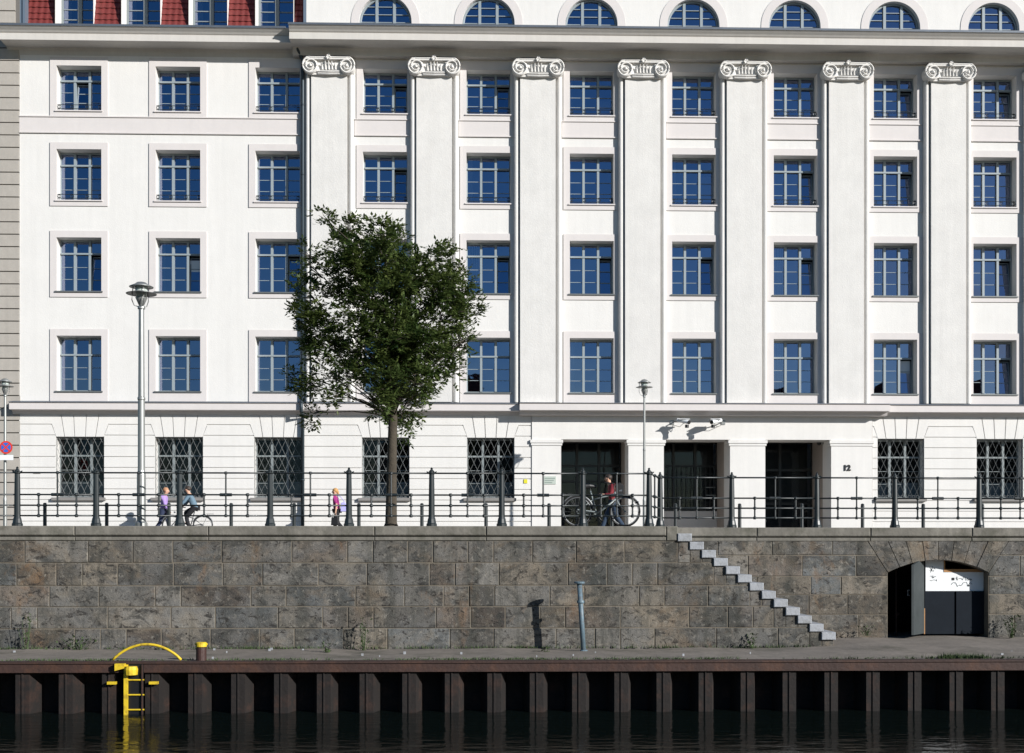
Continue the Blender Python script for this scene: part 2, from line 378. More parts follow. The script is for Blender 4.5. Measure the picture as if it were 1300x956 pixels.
def lower(gx):
    for x in gx:       # courses below the sills
        for k in range(len(cour)-1):
            z1 = cour[k]-G; z0 = max(cour[k+1]+G, -0.25)
            if z1 < GZ[0]-0.05: mb.prism([(x-GW/2, z0), (x+GW/2, z0), (x+GW/2, z1), (x-GW/2, z1)], YR, 0.02)
        mb.prism([(x-GW/2, 1.31-0.0+G), (x+GW/2, 1.31+G), (x+GW/2, GZ[0]-0.03), (x-GW/2, GZ[0]-0.03)], YR+0.01, 0.02)
heads(GX[:5]); lower(GX[:5]); part(mb, 'rusticated_base', plaster); mb = MB()
L = POR[1]+0.02
for x in GX[5:]:
    pier(L, x-GW/2, L > POR[1]+1, True); topjoin(L, x-GW/2, L > POR[1]+1, True); L = x+GW/2
pier(L, XR, True, False); topjoin(L, XR, True, False)
heads(GX[5:]); lower(GX[5:])
part(mb, 'rusticated_base', plaster)

# projecting entrance block with three openings
ENT = [(2.97, 5.42), (6.71, 9.13), (10.42, 12.84)]; YPo = -0.07; YPl = -0.27; EH = 3.52
mb = MB()
xs = [POR[0], POR[1]]+[a for e in ENT for a in e]
wall_sheet(mb, xs, [-0.3, EH, 4.45], [(a, b, -0.3, EH) for a, b in ENT], YPo, 1.1)
mb.face([(POR[0], YPo, -.3), (POR[0], YPo, 4.45), (POR[0], 0.1, 4.45), (POR[0], 0.1, -.3)])
mb.face([(POR[1], YPo, -.3), (POR[1], 0.1, -.3), (POR[1], 0.1, 4.45), (POR[1], YPo, 4.45)])
for a, b in ((POR[0]-.03, ENT[0][0]+.04), (ENT[0][1]-.04, ENT[1][0]+.04), (ENT[1][1]-.04, ENT[2][0]+.04), (ENT[2][1]-.04, POR[1]+0.03)):
    mb.prism([(a, 3.30), (b, 3.30), (b, 3.39), (a, 3.39)], YPo-0.03, YPo+0.6)
    mb.prism([(a-.03, 3.39), (b+.03, 3.39), (b+.03, 3.50), (a-.03, 3.50)], YPo-0.06, YPo+0.6)
part(mb, 'entrance_block', plaster)
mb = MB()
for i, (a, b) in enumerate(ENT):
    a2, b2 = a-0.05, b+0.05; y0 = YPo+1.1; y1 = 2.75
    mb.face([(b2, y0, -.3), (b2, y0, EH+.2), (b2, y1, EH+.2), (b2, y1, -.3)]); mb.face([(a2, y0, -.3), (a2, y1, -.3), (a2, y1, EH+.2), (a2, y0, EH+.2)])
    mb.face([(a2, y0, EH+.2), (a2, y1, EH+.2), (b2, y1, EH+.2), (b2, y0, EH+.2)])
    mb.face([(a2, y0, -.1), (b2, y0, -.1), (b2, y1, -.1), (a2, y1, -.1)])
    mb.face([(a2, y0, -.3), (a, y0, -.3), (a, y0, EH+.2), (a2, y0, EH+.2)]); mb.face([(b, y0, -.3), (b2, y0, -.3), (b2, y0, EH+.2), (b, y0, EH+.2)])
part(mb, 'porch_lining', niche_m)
for i, (a, b) in enumerate(ENT):
    a2, b2 = a-0.05, b+0.05; y1 = 2.75
    fr = MB(); z0 = 0.0; wdt = b2-a2
    if i == 1:
        lw = MB(); lw.box(a2, b2, y1-0.12, y1, -0.1, 1.02); part(lw, 'parapet_panel', plaster); z0 = 1.02
    n = 3 if i < 2 else 2
    for k in range(n+1): x = a2+wdt*k/n; fr.box(max(x-.05, a2), min(x+.05, b2), y1-.14, y1-.06, z0, EH+.2)
    for z in ((z0+0.03, 1.3, 2.15, 2.75, EH+.14) if i == 0 else (z0+.03, 2.75, EH+.14) if i == 1 else (0.05, 1.3, 2.6, EH+.14)): fr.box(a2, b2, y1-.13, y1-.05, z-.04, z+.04)
    if i == 1:
        for k in range(14): x = a2+.1+(wdt-.2)*k/13; fr.box(x-.012, x+.012, y1-.22, y1-.19, z0, 2.75)
        for z in (1.35, 1.9, 2.45): fr.box(a2+.05, b2-.05, y1-.21, y1-.20, z-.012, z+.012)
    d = part(fr, 'entrance_door', door_m)
    gm = MB(); gm.face([(a2, y1-.04, z0), (b2, y1-.04, z0), (b2, y1-.04, EH+.2), (a2, y1-.04, EH+.2)]); gm.build('glass', glass_low, d)
    bk = MB(); bk.box(a2, b2, y1+.6, y1+.65, -.1, EH+.3); bk.build('lobby_back', black_m, d)
if True:
    hd = MB()
    for z in (1.9, 1.6): hd.box(8.72, 9.1, 2.45, 2.49, z, z+.03)
    part(hd, 'door_rail', galv)

# string course, cornices, attic
def profile(mb, x0, x1, prof, yb, ends=True):
    """prof: (y, z) from the bottom wall point outwards and up; run along x"""
    n = len(prof)
    for k in range(n-1):
        (ya, za), (yb2, zb) = prof[k], prof[k+1]
        mb.face([(x0, ya, za), (x1, ya, za), (x1, yb2, zb), (x0, yb2, zb)])
    if ends:
        mb.face([(x0, p[0], p[1]) for p in prof]); mb.face([(x1, p[0], p[1]) for p in reversed(prof)])
def string_prof(y): return [(y+.05, 4.36), (y-.06, 4.38), (y-.10, 4.44), (y-.14, 4.50), (y-.40, 4.51), (y-.40, 4.73), (y-.43, 4.75), (y-.43, 4.77), (y+.0, 4.83), (y+.1, 4.83)]
mb = MB()
profile(mb, XL-0.22, POR[0]-0.34, string_prof(0), 0); profile(mb, POR[0]-0.34-.12, POR[1]+0.46, [(.05, 4.36)]+string_prof(YPl)[1:], 0); profile(mb, POR[1]+0.462, XR, string_prof(0), 0)
part(mb, 'string_course', trim)
mb = MB()
for a, b, y in ((XL-0.22, POR[0]-0.34, 0), (POR[0]-.46, POR[1]+.46, YPl), (POR[1]+.462, XR, 0)):
    mb.face([(a-.01, y-.445, 4.772), (b+.01, y-.445, 4.772), (b+.01, .0, 4.86), (a-.01, .0, 4.86)]); mb.face([(a-.01, y-.445, 4.772), (b+.01, y-.445, 4.772), (b+.01, y-.445, 4.755), (a-.01, y-.445, 4.755)])
part(mb, 'ledge_flashing', lead)
def corn(y, p): return [(.05, 17.26), (y, 17.27), (y-.03, 17.42), (y-.08, 17.50), (y-.10, 17.52), (y-p, 17.52), (y-p, 17.745), (y-p+.03, 17.76), (y-p-.01, 17.79), (y-p-.05, 17.84), (y-p-.12, 17.90), (y-p-.17, 17.95), (y-p-.17, 17.975), (y+.5, 18.03)]
mb = MB(); profile(mb, XL-0.42, XC-.425, corn(0.0, .73), 0); mb.face([(XC-.425, 0, 17.27), (XC, 0, 17.27), (XC, 0, 17.5), (XC-.425, 0, 17.5)]); part(mb, 'cornice', cornice_m)
mb = MB(); profile(mb, XC-.42, XR, corn(-.27, .79), 0); part(mb, 'cornice', cornice_m)
mb = MB()
for a, b, y, p in ((XL-.42, XC-.6, 0, .73), (XC-.42, XR, -.27, .79)):
    mb.box(a-.02, b+.02, y-p-.19, y-p-.15, 17.95, 18.0); mb.box(a-.02, b+.02, y-p-.15, .2, 17.985, 18.04)
part(mb, 'gutter', lead)
# bands under the top row and raised window surrounds
mb = MB()
def band(a, b):
    mb.prism([(a, 14.51), (b, 14.51), (b, 15.05), (a, 15.05)], -.02, 0.01); mb.prism([(a, 14.47), (b, 14.47), (b, 14.51), (a, 14.51)], -.055, 0.01); mb.prism([(a, 15.05), (b, 15.05), (b, 15.085), (a, 15.085)], -.055, 0.01)
band(XL, XC-.01); part(mb, 'wall_band', trim)
for i in range(len(PILX)-1): mb = MB(); band(PILX[i]+.89, PILX[i+1]-.89); part(mb, 'wall_band', trim)

# pilasters
def pilaster_mesh():
    m = MB(); z0, z1 = 4.84, 16.62; hw = 0.87
    def P_(a, b, y): m.prism([(a, z0), (b, z0), (b, z1), (a, z1)], y, 0.01)
    P_(-0.64, 0.64, -0.25)
    for s in (-1, 1):
        # half-round side moulding
        c = s*0.775; r = 0.085; pts = []
        for k in range(9):
            t = math.pi*k/8; pts.append((c-r*math.cos(t), -0.12-r*math.sin(t)))
        for k in range(8):
            (xa, ya), (xb, yb) = pts[k], pts[k+1]; m.face([(xa, ya, z0), (xb, yb, z0), (xb, yb, z1), (xa, ya, z1)])
        m.face([(c-r, 0, z0), (c-r, -.12, z0), (c-r, -.12, z1), (c-r, 0, z1)]); m.face([(c+r, 0, z0), (c+r, 0, z1), (c+r, -.12, z1), (c+r, -.12, z0)])
        m.prism([(min(s*.64, s*.69), z0), (max(s*.64, s*.69), z0), (max(s*.64, s*.69), z1), (min(s*.64, s*.69), z1)], -0.10, 0.01)
    return m
def capital_mesh():
    m = MB()
    # cushion slab
    m.prism([(-.62, 16.66), (.62, 16.66), (.70, 16.78), (.70, 17.08), (.78, 17.20), (-.78, 17.20), (-.70, 17.08), (-.70, 16.78)], -0.26, 0)
    m.prism([(-.86, 17.17), (.86, 17.17), (.80, 17.27), (-.80, 17.27)], -0.36, 0)
    for k in range(2): m.tube([(-.40, -.27-.02*k, 16.70+.07*k), (0, -.29-.02*k, 16.68+.07*k), (.40, -.27-.02*k, 16.70+.07*k)], .03, 6)
    for s in (-1, 1):
        c = (s*.66, 16.96); base = []
        disc = [(c[0]+.285*math.cos(2*math.pi*k/20), c[1]+.285*math.sin(2*math.pi*k/20)) for k in range(20)]
        m.prism(disc, -0.31, 0)
        pts = []; rd = []
        for k in range(56):
            t = k/55; a = R(90)+s*(-t*R(780)); r = .275*(1-t)**0.8+.03
            pts.append((c[0]+r*math.cos(a), -.335-.02*t, c[1]+r*math.sin(a))); rd.append(.036*(1-.45*t))
        m.tube(pts, rd, 6)
        m.lathe([(.055, -.05), (.06, 0), (.03, .04)], (c[0], -.34, c[1]), 8)
    m.tube([(-.66, -.34, 17.235), (0, -.345, 17.245), (.66, -.34, 17.235)], .035, 6)
    # acanthus leaves and rosette
    for k in range(5):
        x = -.24+.12*k; h = .22+.05*(2-abs(k-2))
        m.prism([(x-.052, 16.82), (x+.052, 16.82), (x+.045, 16.84+h*.6), (x, 16.84+h), (x-.045, 16.84+h*.6)], -0.285, -.2, None, .012, .02)
        m.tube([(x, -.29, 16.84), (x, -.31, 16.84+h*.6), (x, -.35, 16.84+h)], [.018, .02, .018], 5)
    for k in range(6):
        a = 2*math.pi*k/6; m.tube([(0, -.36, 17.23), (.09*math.cos(a), -.40, 17.23+.09*math.sin(a))], [.04, .03], 6)
    m.tube([(0, -.38, 17.26), (.02, -.40, 17.35)], [.035, .02], 6)
    return m
pl0 = pilaster_mesh().build('pilaster', pilaster_m, bld, True)
for p in pl0.data.polygons: p.use_smooth = False
cp0 = capital_mesh().build('capital', plaster, pl0); cp0.scale = (.98, 1.28, 1); cp0.location = (0, 0, -.11)
pl0.location = (PILX[0], 0, 0)
for x in PILX[1:]:
    c = pl0.copy(); COL.objects.link(c); c.parent = bld; c.location = (x, 0, 0)
    d = cp0.copy(); COL.objects.link(d); d.parent = c

# windows --------------------------------------------------------------
def win_frame(w, h, t, state, lights=3, bars=2):
    """frame and glass meshes, origin bottom centre of the opening in the wall face"""
    m = MB(); g = MB(); y0, y1 = 0.38, 0.45; hw = w/2; B = .055; t += .15
    B = .04; m.box(-hw, -hw+B, y0, y1, 0, h); m.box(hw-B, hw, y0, y1, 0, h); m.box(-hw+B, hw-B, y0, y1, 0, .09); m.box(-hw+B, hw-B, y0, y1, h-B-.03, h)
    zt = h-t; m.box(-hw+B, hw-B, y0-.05, y1, zt-.034, zt+.026)
    ed = [-hw+B, -hw/3.0, hw/3.0, hw-B]
    for x in (-hw/3.0, hw/3.0):
        m.box(x-.042, x+.042, y0-.03, y1-.002, .09, zt-.034); m.box(x-.042, x+.042, y0-.028, y1-.002, zt+.026, h-B)
    rnd = random.Random(int(w*100+h*1000+hash(state) % 97) if False else len(state)*7+ord(state[0]))
    for k in range(3):
        xa = ed[k]+(0 if k == 0 else .048); xb = ed[k+1]-(0 if k == 2 else .048)
        st = state[k]
        # upper light
        a = rnd.uniform(-.014, .014)
        g.face([(xa, .425, zt+.035), (xb, .425, zt+.035), (xb, .425+a, h-B), (xa, .425+a, h-B)])
        zs = .09; ze = zt-.045; H = ze-zs
        ang = 0 if st == 'c' else R(6.5)
        def pt(x, z, d=0): return (x, .425+d+math.sin(ang)*(z-zs), zs+math.cos(ang)*(z-zs)*(.985 if ang else 1))
        a = rnd.uniform(-.014, .014)
        g.face([pt(xa, zs), pt(xb, zs), pt(xb, ze, a), pt(xa, ze, a)])
        for q in range(1, bars+1):
            z = zs+H*q/(bars+1)
            if ang == 0: m.box(xa, xb, .405, .44, z-.0085, z+.0085)
            else:
                p = pt(xa, z); m.box(xa, xb, p[1]-.02, p[1]+.015, p[2]-.012, p[2]+.012)
        if ang:
            for (x0, x1) in ((xa, xa+.035), (xb-.035, xb)):
                m.face([pt(x0, zs, -.025), pt(x1, zs, -.025), pt(x1, ze, -.025), pt(x0, ze, -.025)]); m.face([pt(x0, zs, -.025), pt(x0, zs, .02), pt(x0, ze, .02), pt(x0, ze, -.025)]); m.face([pt(x1, zs, -.025), pt(x1, zs, .02), pt(x1, ze, .02), pt(x1, ze, -.025)])
            p = pt(xa, ze); m.box(xa, xb, p[1]-.02, p[1]+.02, p[2]-.03, p[2])
    return m, g
cache = {}
states = {0: ['cbc', 'ccc', 'ccc', 'ccb', 'ccb', 'ccc', 'ccc', 'ccc', 'ccb', 'ccb', 'ccc'],
          1: ['ccc', 'ccc', 'ccc', 'ccb', 'ccc', 'ccc', 'ccc', 'ccb', 'ccb', 'ccc', 'ccc'],
          2: ['ccb', 'ccb', 'ccb', 'ccc', 'ccb', 'ccb', 'ccb', 'ccb', 'ccc', 'ccb', 'ccc'],
          3: ['ccc', 'ccc', 'ccc', 'ccc', 'ccc', 'ccc', 'ccc', 'ccc', 'ccb', 'ccb', 'ccc']}
sm = {}
for r, (z0, z1, t) in enumerate(ROWS):
    h = z1-z0
    for c, x in enumerate(COLX):
        st = states[r][c]; key = (r, st)
        if key not in cache:
            m, g = win_frame(OW, h, t, st); fo = m.build('window', frame_m, bld); go = g.build('glass', glass, fo)
            s = MB(); s.box(-OW/2-.05, OW/2+.05, -.08, .38, -.035, .012 if r > 1 else .006)
            so = s.build('sill', sill_m if r > 1 else trim, fo)
            q = MB(); W2 = OW/2+.23; yq = -.035
            top = .27 if r == 0 else .24; bot = .20 if r < 3 else .36
            if r == 0: top = .30
            def fr4(x0, x1, za, zb): q.box(x0, x1, yq, .004, za, zb)
            fr4(-W2, -OW/2, -bot, h+top); fr4(OW/2, W2, -bot, h+top); fr4(-OW/2, OW/2, h, h+top); fr4(-OW/2, OW/2, -bot, -.036)
            qo = q.build('surround', trim, fo); kids = [go, so, qo]
            if r < 2:
                b = MB(); yb = .06
                for z in (.10, .24): b.tube([(-OW/2+.01, yb, z), (OW/2-.01, yb, z)], .012, 6)
                for xx in (-OW/2+.07, -OW/6, OW/6, OW/2-.07):
                    b.ring((xx, yb, .17), .055, .011, seg=14, tseg=5); b.tube([(xx, yb, .0), (xx, yb, .26)], .010, 5)
                kids.append(b.build('guard_rail', dark_iron, fo))
            cache[key] = (fo, kids, [False])
            fo.location = (x, 0, z0)
        else:
            fo, kids, _ = cache[key]; f2 = fo.copy(); COL.objects.link(f2); f2.parent = bld; f2.location = (x, 0, z0)
            for k in kids: k2 = k.copy(); COL.objects.link(k2); k2.parent = f2
            fo = f2
        if (r, c) in ((2, 4), (2, 7), (3, 7), (2, 8)):
            b = MB()
            for k in range(5): xx = -.70+.085*k; b.box(xx, xx+.035, .50, .51, .1, h-.1)
            b.build('blind', blind_m, fo)
        if (r*7+c*5) % 6 == 1:
            b = MB(); b.box(.30, .72, .52, .54, .1, h*(.35+.1*((r+c) % 4))); b.build('blind', blind_m, fo); b = MB(); b.box(-.74, -.66, .5, .52, .1, h-.1); b.build('curtain', blind_m, fo)
        if (r, c) in ((0, 0), (1, 4), (3, 0), (2, 1), (3, 5), (1, 6)):
            b = MB(); b.box(-.72, -.58, .50, .52, .1, h-.1); b.build('curtain', blind_m, fo)
# ground floor windows with diamond grilles
g0 = None
gh_ = GZ[1]-GZ[0]
for x in GX:
    if g0 is None:
        m, g = win_frame(GW, gh_, .50, 'ccc'); g0 = m.build('window', frame_light, bld); k1 = g.build('glass', glass_low, g0)
        s = MB(); s.box(-GW/2-.12, GW/2+.06, -.16, .38, -.09, .012); k2 = s.build('sill', sill_stone, g0)
        q = MB(); dx = .245; dz = .52; y = .05; X0, X1, Z0, Z1 = -GW/2+.01, GW/2-.01, .02, gh_-.02
        def clipseg(xa, za, xb, zb):
            t0, t1 = 0.0, 1.0
            for p, d, lo, hi in ((xa, xb-xa, X0, X1), (za, zb-za, Z0, Z1)):
                if abs(d) < 1e-9: continue
                a, b = (lo-p)/d, (hi-p)/d
                if a > b: a, b = b, a
                t0 = max(t0, a); t1 = min(t1, b)
            if t0 >= t1: return None
            return (xa+(xb-xa)*t0, za+(zb-za)*t0, xa+(xb-xa)*t1, za+(zb-za)*t1)
        for k in range(-14, 15):
            xo = k*dx; ll = gh_/dz*dx
            for sgn in (1, -1):
                cs = clipseg(xo, 0, xo+sgn*ll, gh_)
                if cs: q.tube([(cs[0], y+.008*sgn, cs[1]), (cs[2], y+.008*sgn, cs[3])], .0062, 4)
        for z in (.02, gh_-.02, ): q.tube([(X0, y, z), (X1, y, z)], .014, 4)
        for xx in (X0, X1): q.tube([(xx, y, 0.02), (xx, y, gh_-.02)], .014, 4)
        for k in range(12): xx = X0+.08+(X1-X0-.16)*k/11; q.ring((xx, y, .08), .05, .009, seg=10, tseg=4)
        k3 = q.build('grille', grille_m, g0)
        b = MB(); b.box(-GW/2+.06, GW/2-.06, .46, .47, .05, .62); k4 = b.build('frosted_panel', mat('frosted', (0.22, 0.25, 0.28), .6), g0)
        gk = [k1, k2, k3, k4]; g0.location = (x, 0, GZ[0])
    else:
        f2 = g0.copy(); COL.objects.link(f2); f2.parent = bld; f2.location = (x, 0, GZ[0])
        for k in gk: kk = k.copy(); COL.objects.link(kk); kk.parent = f2
# attic with arched windows
AR = .95; AZ = 18.66; YA = 0.08
mb = MB(); ax = COLX[3:]
seg = 20; zt = 21.2
prev = XC+.02
for x in ax:
    mb.face([(prev, YA, 18.0), (x-AR, YA, 18.0), (x-AR, YA, zt), (prev, YA, zt)])
    arc = [(x-AR*math.cos(math.pi*k/seg), AZ+AR*math.sin(math.pi*k/seg)) for k in range(seg+1)]
    for k in range(seg):
        (xa, za), (xb, zb) = arc[k], arc[k+1]
        mb.face([(xa, YA, za), (xb, YA, zb), (xb, YA, zt), (xa, YA, zt)]); mb.face([(xa, YA, za), (xa, YA+.34, za), (xb, YA+.34, zb), (xb, YA, zb)])
    for s in (-1, 1): mb.face([(x+s*AR, YA, 18), (x+s*AR, YA+.34, 18), (x+s*AR, YA+.34, AZ), (x+s*AR, YA, AZ)])
    prev = x+AR
mb.face([(prev, YA, 18.0), (XR, YA, 18.0), (XR, YA, zt), (prev, YA, zt)])
mb.face([(XC+.02, YA, 18), (XC+.02, YA, zt), (XC+.02, 12, zt), (XC+.02, 12, 18)]); mb.face([(XC+.02, YA, zt), (XR, YA, zt), (XR, 12, zt), (XC+.02, 12, zt)])
part(mb, 'attic_wall', plaster)
a0 = None
for x in ax:
    if a0 is None:
        m = MB(); g = MB(); y0, y1 = .24, .32
        m.ring((0, y0+.03, AZ), AR-.035, .04, seg=24, a0=0, a1=180)
        m.box(-AR+.07, AR-.07, y0, y1, 18.06, 18.14)
        for s in (-1, 1):
            hx = AR/3; m.box(s*hx-.05, s*hx+.05, y0-.02, y1, 18.14, AZ+math.sqrt(AR*AR-hx*hx)-.05); m.box(min(s*AR, s*(AR-.07)), max(s*AR, s*(AR-.07)), y0, y1, 18.06, AZ)
        for z in (18.42, 18.70, 18.98, 19.26):
            hw_ = math.sqrt(max(AR*AR-max(z-AZ, 0)**2, 0))-.06
            m.box(-hw_, -AR/3-.05, y0+.01, y1-.01, z-.012, z+.012); m.box(-AR/3+.05, AR/3-.05, y0+.01, y1-.01, z-.012, z+.012); m.box(AR/3+.05, hw_, y0+.01, y1-.01, z-.012, z+.012)
        pts = [(AR*math.cos(math.pi*k/24), .30, AZ+AR*math.sin(math.pi*k/24)) for k in range(25)]
        g.face([(AR, .30, 18.06)]+pts+[(-AR, .30, 18.06)])
        a0 = m.build('arched_window', frame_m, bld); k1 = g.build('glass', glass, a0)
        q = MB(); ro = AR+.29
        for k in range(24):
            t0, t1 = math.pi*k/24, math.pi*(k+1)/24
            q.prism([(AR*math.cos(t0), AZ+AR*math.sin(t0)), (ro*math.cos(t0), AZ+ro*math.sin(t0)), (ro*math.cos(t1), AZ+ro*math.sin(t1)), (AR*math.cos(t1), AZ+AR*math.sin(t1))], YA-.02, YA+.005)
        q.box(AR, ro, YA-.02, YA+.005, 18.05, AZ); q.box(-ro, -AR, YA-.02, YA+.005, 18.05, AZ)
        k2 = q.build('surround', trim, a0); a0.location = (x, 0, 0)
    else:
        f2 = a0.copy(); COL.objects.link(f2); f2.parent = bld; f2.location = (x, 0, 0)
        for k in (k1, k2): kk = k.copy(); COL.objects.link(kk); kk.parent = f2
# tiled mansard of the left wing with recessed windows
mb = MB()
DX = [(PX(70, 44.2), PX(118.5, 44.2)), (PX(154, 44.2), PX(203.5, 44.2)), (PX(239.5, 44.2), PX(288.5, 44.2)), (PX(324, 44.2), PX(372.5, 44.2))]
strips = []; last = PX(33, 44.2)
for a, b in DX: strips.append((last, a)); last = b
strips.append((last, XC-.08))
def tiles(x0, x1, z0, z1, y0):
    rows = int((z1-z0)/.235)+1; n = max(2, int((x1-x0)/.03))
    for r in range(rows):
        za = z0+.235*r; zb = za+.235
        ya = y0+(za-z0)*.22; yb = y0+(zb-z0)*.22
        for k in range(n):
            xa = x0+(x1-x0)*k/n; xb = x0+(x1-x0)*(k+1)/n
            wa = .013*math.sin(2*math.pi*xa/.22); wb = .013*math.sin(2*math.pi*xb/.22)
            mb.face([(xa, ya-.05+wa, za-.02+wa*.8), (xb, ya-.05+wb, za-.02+wb*.8), (xb, yb-.01+wb*.5, zb), (xa, yb-.01+wa*.5, zb)])
            mb.face([(xa, ya-.05+wa, za-.02+wa*.8), (xb, ya-.05+wb, za-.02+wb*.8), (xb, ya+.02, za-.0), (xa, ya+.02, za-.0)])
for a, b in strips: tiles(a, b, 18.04, 20.4, .22)
tiles(strips[0][0], XC-.08, 20.4, 22.2, .22+2.36*.22)
part(mb, 'mansard_roof', tile_m)
mb = MB()
for a, b in DX:
    mb.face([(a, .2, 18.0), (a, .2, 20.4), (a, 1.0, 20.4), (a, 1.0, 18.0)]); mb.face([(b, .2, 18.0), (b, 1.0, 18.0), (b, 1.0, 20.4), (b, .2, 20.4)])
    mb.face([(a, .6, 20.38), (b, .6, 20.38), (b, 1.1, 20.38), (a, 1.1, 20.38)])
part(mb, 'dormer_lining', plaster)
x0f = PX(22, 44.1); mb = MB(); mb.box(x0f, PX(30, 44.1), .05, .3, 18.02, 22.3); mb.box(PX(30, 44.1), PX(33, 44.1), .0, .34, 18.02, 22.3); bz = mat('blue_zinc', (0.13, 0.17, 0.22), .5, metal=.2); part(mb, 'roof_flashing', bz); mb = MB(); mb.box(XC-.085, XC+.015, .06, .6, 18.04, 21.2); part(mb, 'roof_flashing', bz)
for a, b in DX:
    m = MB(); g = MB(); ya = .85; h = 20.4-18.0; w_ = b-a; x0 = -w_/2; x1 = w_/2
    m.box(x0, x0+.08, ya, ya+.08, 0, h); m.box(x1-.07, x1, ya, ya+.08, 0, h); m.box(-.07, .07, ya-.03, ya+.08, 0, h); m.box(x0+.08, x1-.07, ya, ya+.08, 0, .12)
    for z in (.55, .93, 1.3, 1.68): m.box(x0+.08, -.07, ya+.02, ya+.06, z-.015, z+.015); m.box(.07, x1-.07, ya+.02, ya+.06, z-.015, z+.015)
    g.face([(x0, ya+.05, 0), (x1, ya+.05, 0), (x1, ya+.05, h), (x0, ya+.05, h)])
    fo = m.build('dormer_window', frame_light, bld, loc=((a+b)/2, 0, 18.0)); g.build('glass', glass, fo)
    c = MB(); c.box(x0+.1, x0+.34, ya+.1, ya+.12, .1, h); c.build('curtain', blind_m, fo)
mb = MB(); mb.face([(XL+.2, 1.9, 18), (XC, 1.9, 18), (XC, 1.9, 22.2), (XL+.2, 1.9, 22.2)]); mb.face([(XL+.2, 1.2, 22.2), (XC, 1.2, 22.2), (XC, 12, 22.6), (XL+.2, 12, 22.6)]); part(mb, 'roof_deck', opproof)
# downpipe and small fittings
mb = MB(); xp = -6.40
mb.tube([(xp-.12, -.30, 17.53), (xp-.10, -.28, 17.45), (xp+.05, -.14, 17.12), (xp+.05, -.14, 17.0), (xp+.05, -.14, 4.9), (xp+.05, -.50, 4.8), (xp+.05, -.50, 4.45), (xp+.05, -.14, 4.3), (xp+.05, -.14, -.1)], .062, 10)
for z in (2, 5.5, 8, 10.5, 13, 15.5): mb.lathe([(.075, 0), (.075, .05)], (xp+.05, -.14, z), 10)
part(mb, 'downpipe', mat('downpipe_metal', (0.035, 0.05, 0.06), .5, metal=.3), True)
mb = MB(); a = P(691, 604, 43.6); b = P(706.5, 614, 43.6); mb.box(a.x, b.x, -.095, -.07, b.z, a.z); pq = part(mb, 'plaque', mat('plaque_glass', (0.45, 0.50, 0.45), .3))
mb = MB()
for k in range(3):
    z = a.z-.06-k*.075; mb.box(a.x+.03, b.x-.03-.05*k, -.099, -.095, z-.03, z)
mb.build('plaque_lines', mat('plaque_ink', (0.22, 0.27, 0.24), .5), pq)
mb = MB(); a = P(665, 608.5, 43.95); b = P(669.5, 613.5, 43.95); mb.box(a.x, b.x, -.06, -.036, b.z, a.z); part(mb, 'yellow_notice', mat('yellow_notice', (0.65, 0.6, 0.03), .5))
mb = MB(); mb.box(PX(43, 44), PX(52, 44), -.05, -.036, PZ(602.5, 44), PZ(600, 44)); part(mb, 'street_plate', sill_stone)
def text_mesh(txt, size, depth, name, material, parent, loc, rot=(R(90), 0, 0)):
    cu = bpy.data.curves.new(name, 'FONT'); cu.body = txt; cu.size = size; cu.extrude = depth; cu.offset = 0.012*size/.3
    t = bpy.data.objects.new('tmp', cu); COL.objects.link(t); dg = bpy.context.evaluated_depsgraph_get(); dg.update()
    me = bpy.data.meshes.new_from_object(t.evaluated_get(dg)); bpy.data.objects.remove(t)
    me.materials.clear(); me.materials.append(material); o = bpy.data.objects.new(name, me); COL.objects.link(o); o.parent = parent; o.location = loc; o.rotation_euler = rot; return o
a = P(1071.5, 597, 43.55); text_mesh('12', .28, .012, 'house_number', black_m, bld, (a.x+.08, YPo-.022, a.z+.02))

# ------------------------------------------------------------------ neighbour on the left
nb = empty('stone_building', (-20, 44.0, 0)); tag(nb, 'grey stone-faced neighbouring house with banded joints at the left edge', 'building')
mb = MB(); md = MB(); md.box(-10, 3.50, .02, 12, -.3, 24)
zc = -.3; k = 0
while zc < 23.6:
    hh = .445
    xr = 3.46 if zc > 4.6 or True else 3.3
    if zc > 17.7: xr = 20+PX(19.5, 44)
    elif zc > 4.6: xr = 20+PX(24.5, 44)
    else: xr = 20+PX(26, 44)
    # quoin end leans back with a chamfer
    mb.prism([(-10, zc+.02), (xr, zc+.02), (xr, zc+hh-.02), (-10, zc+hh-.02)], -.04, .03, None, .0, .0)
    zc += hh
mb.build('wall', nstone, nb); md.build('joints', nstone_d, nb)

# ------------------------------------------------------------------ ground, street
def sheet(name, x0, x1, y0, y1, z, m, z1=None):
    b = MB(); z1 = z if z1 is None else z1; b.face([(x0, y0, z), (x1, y0, z), (x1, y1, z1), (x0, y1, z1)]); return tag(b.build(name, m), kind='structure')
sheet('ground', -900, 900, 28.3, 1200, -.30, paving)
sheet('promenade', -80, PX(861, 26.25)-.4, 26.78, 28.2, -.015, paving)
sheet('promenade', -80, 80, 28.18, 37.2, -.019, paving)
sheet('road', -80, 80, 37.35, 40.0, -.13, asphalt)
sheet('pavement', -80, 80, 40.15, 43.97, 0.0, paving)
b = MB(); b.box(-80, 80, 37.2, 37.35, -.3, 0); b.box(-80, 80, 40.0, 40.15, -.3, .012); tag(b.build('kerb', kerb_m), kind='structure')
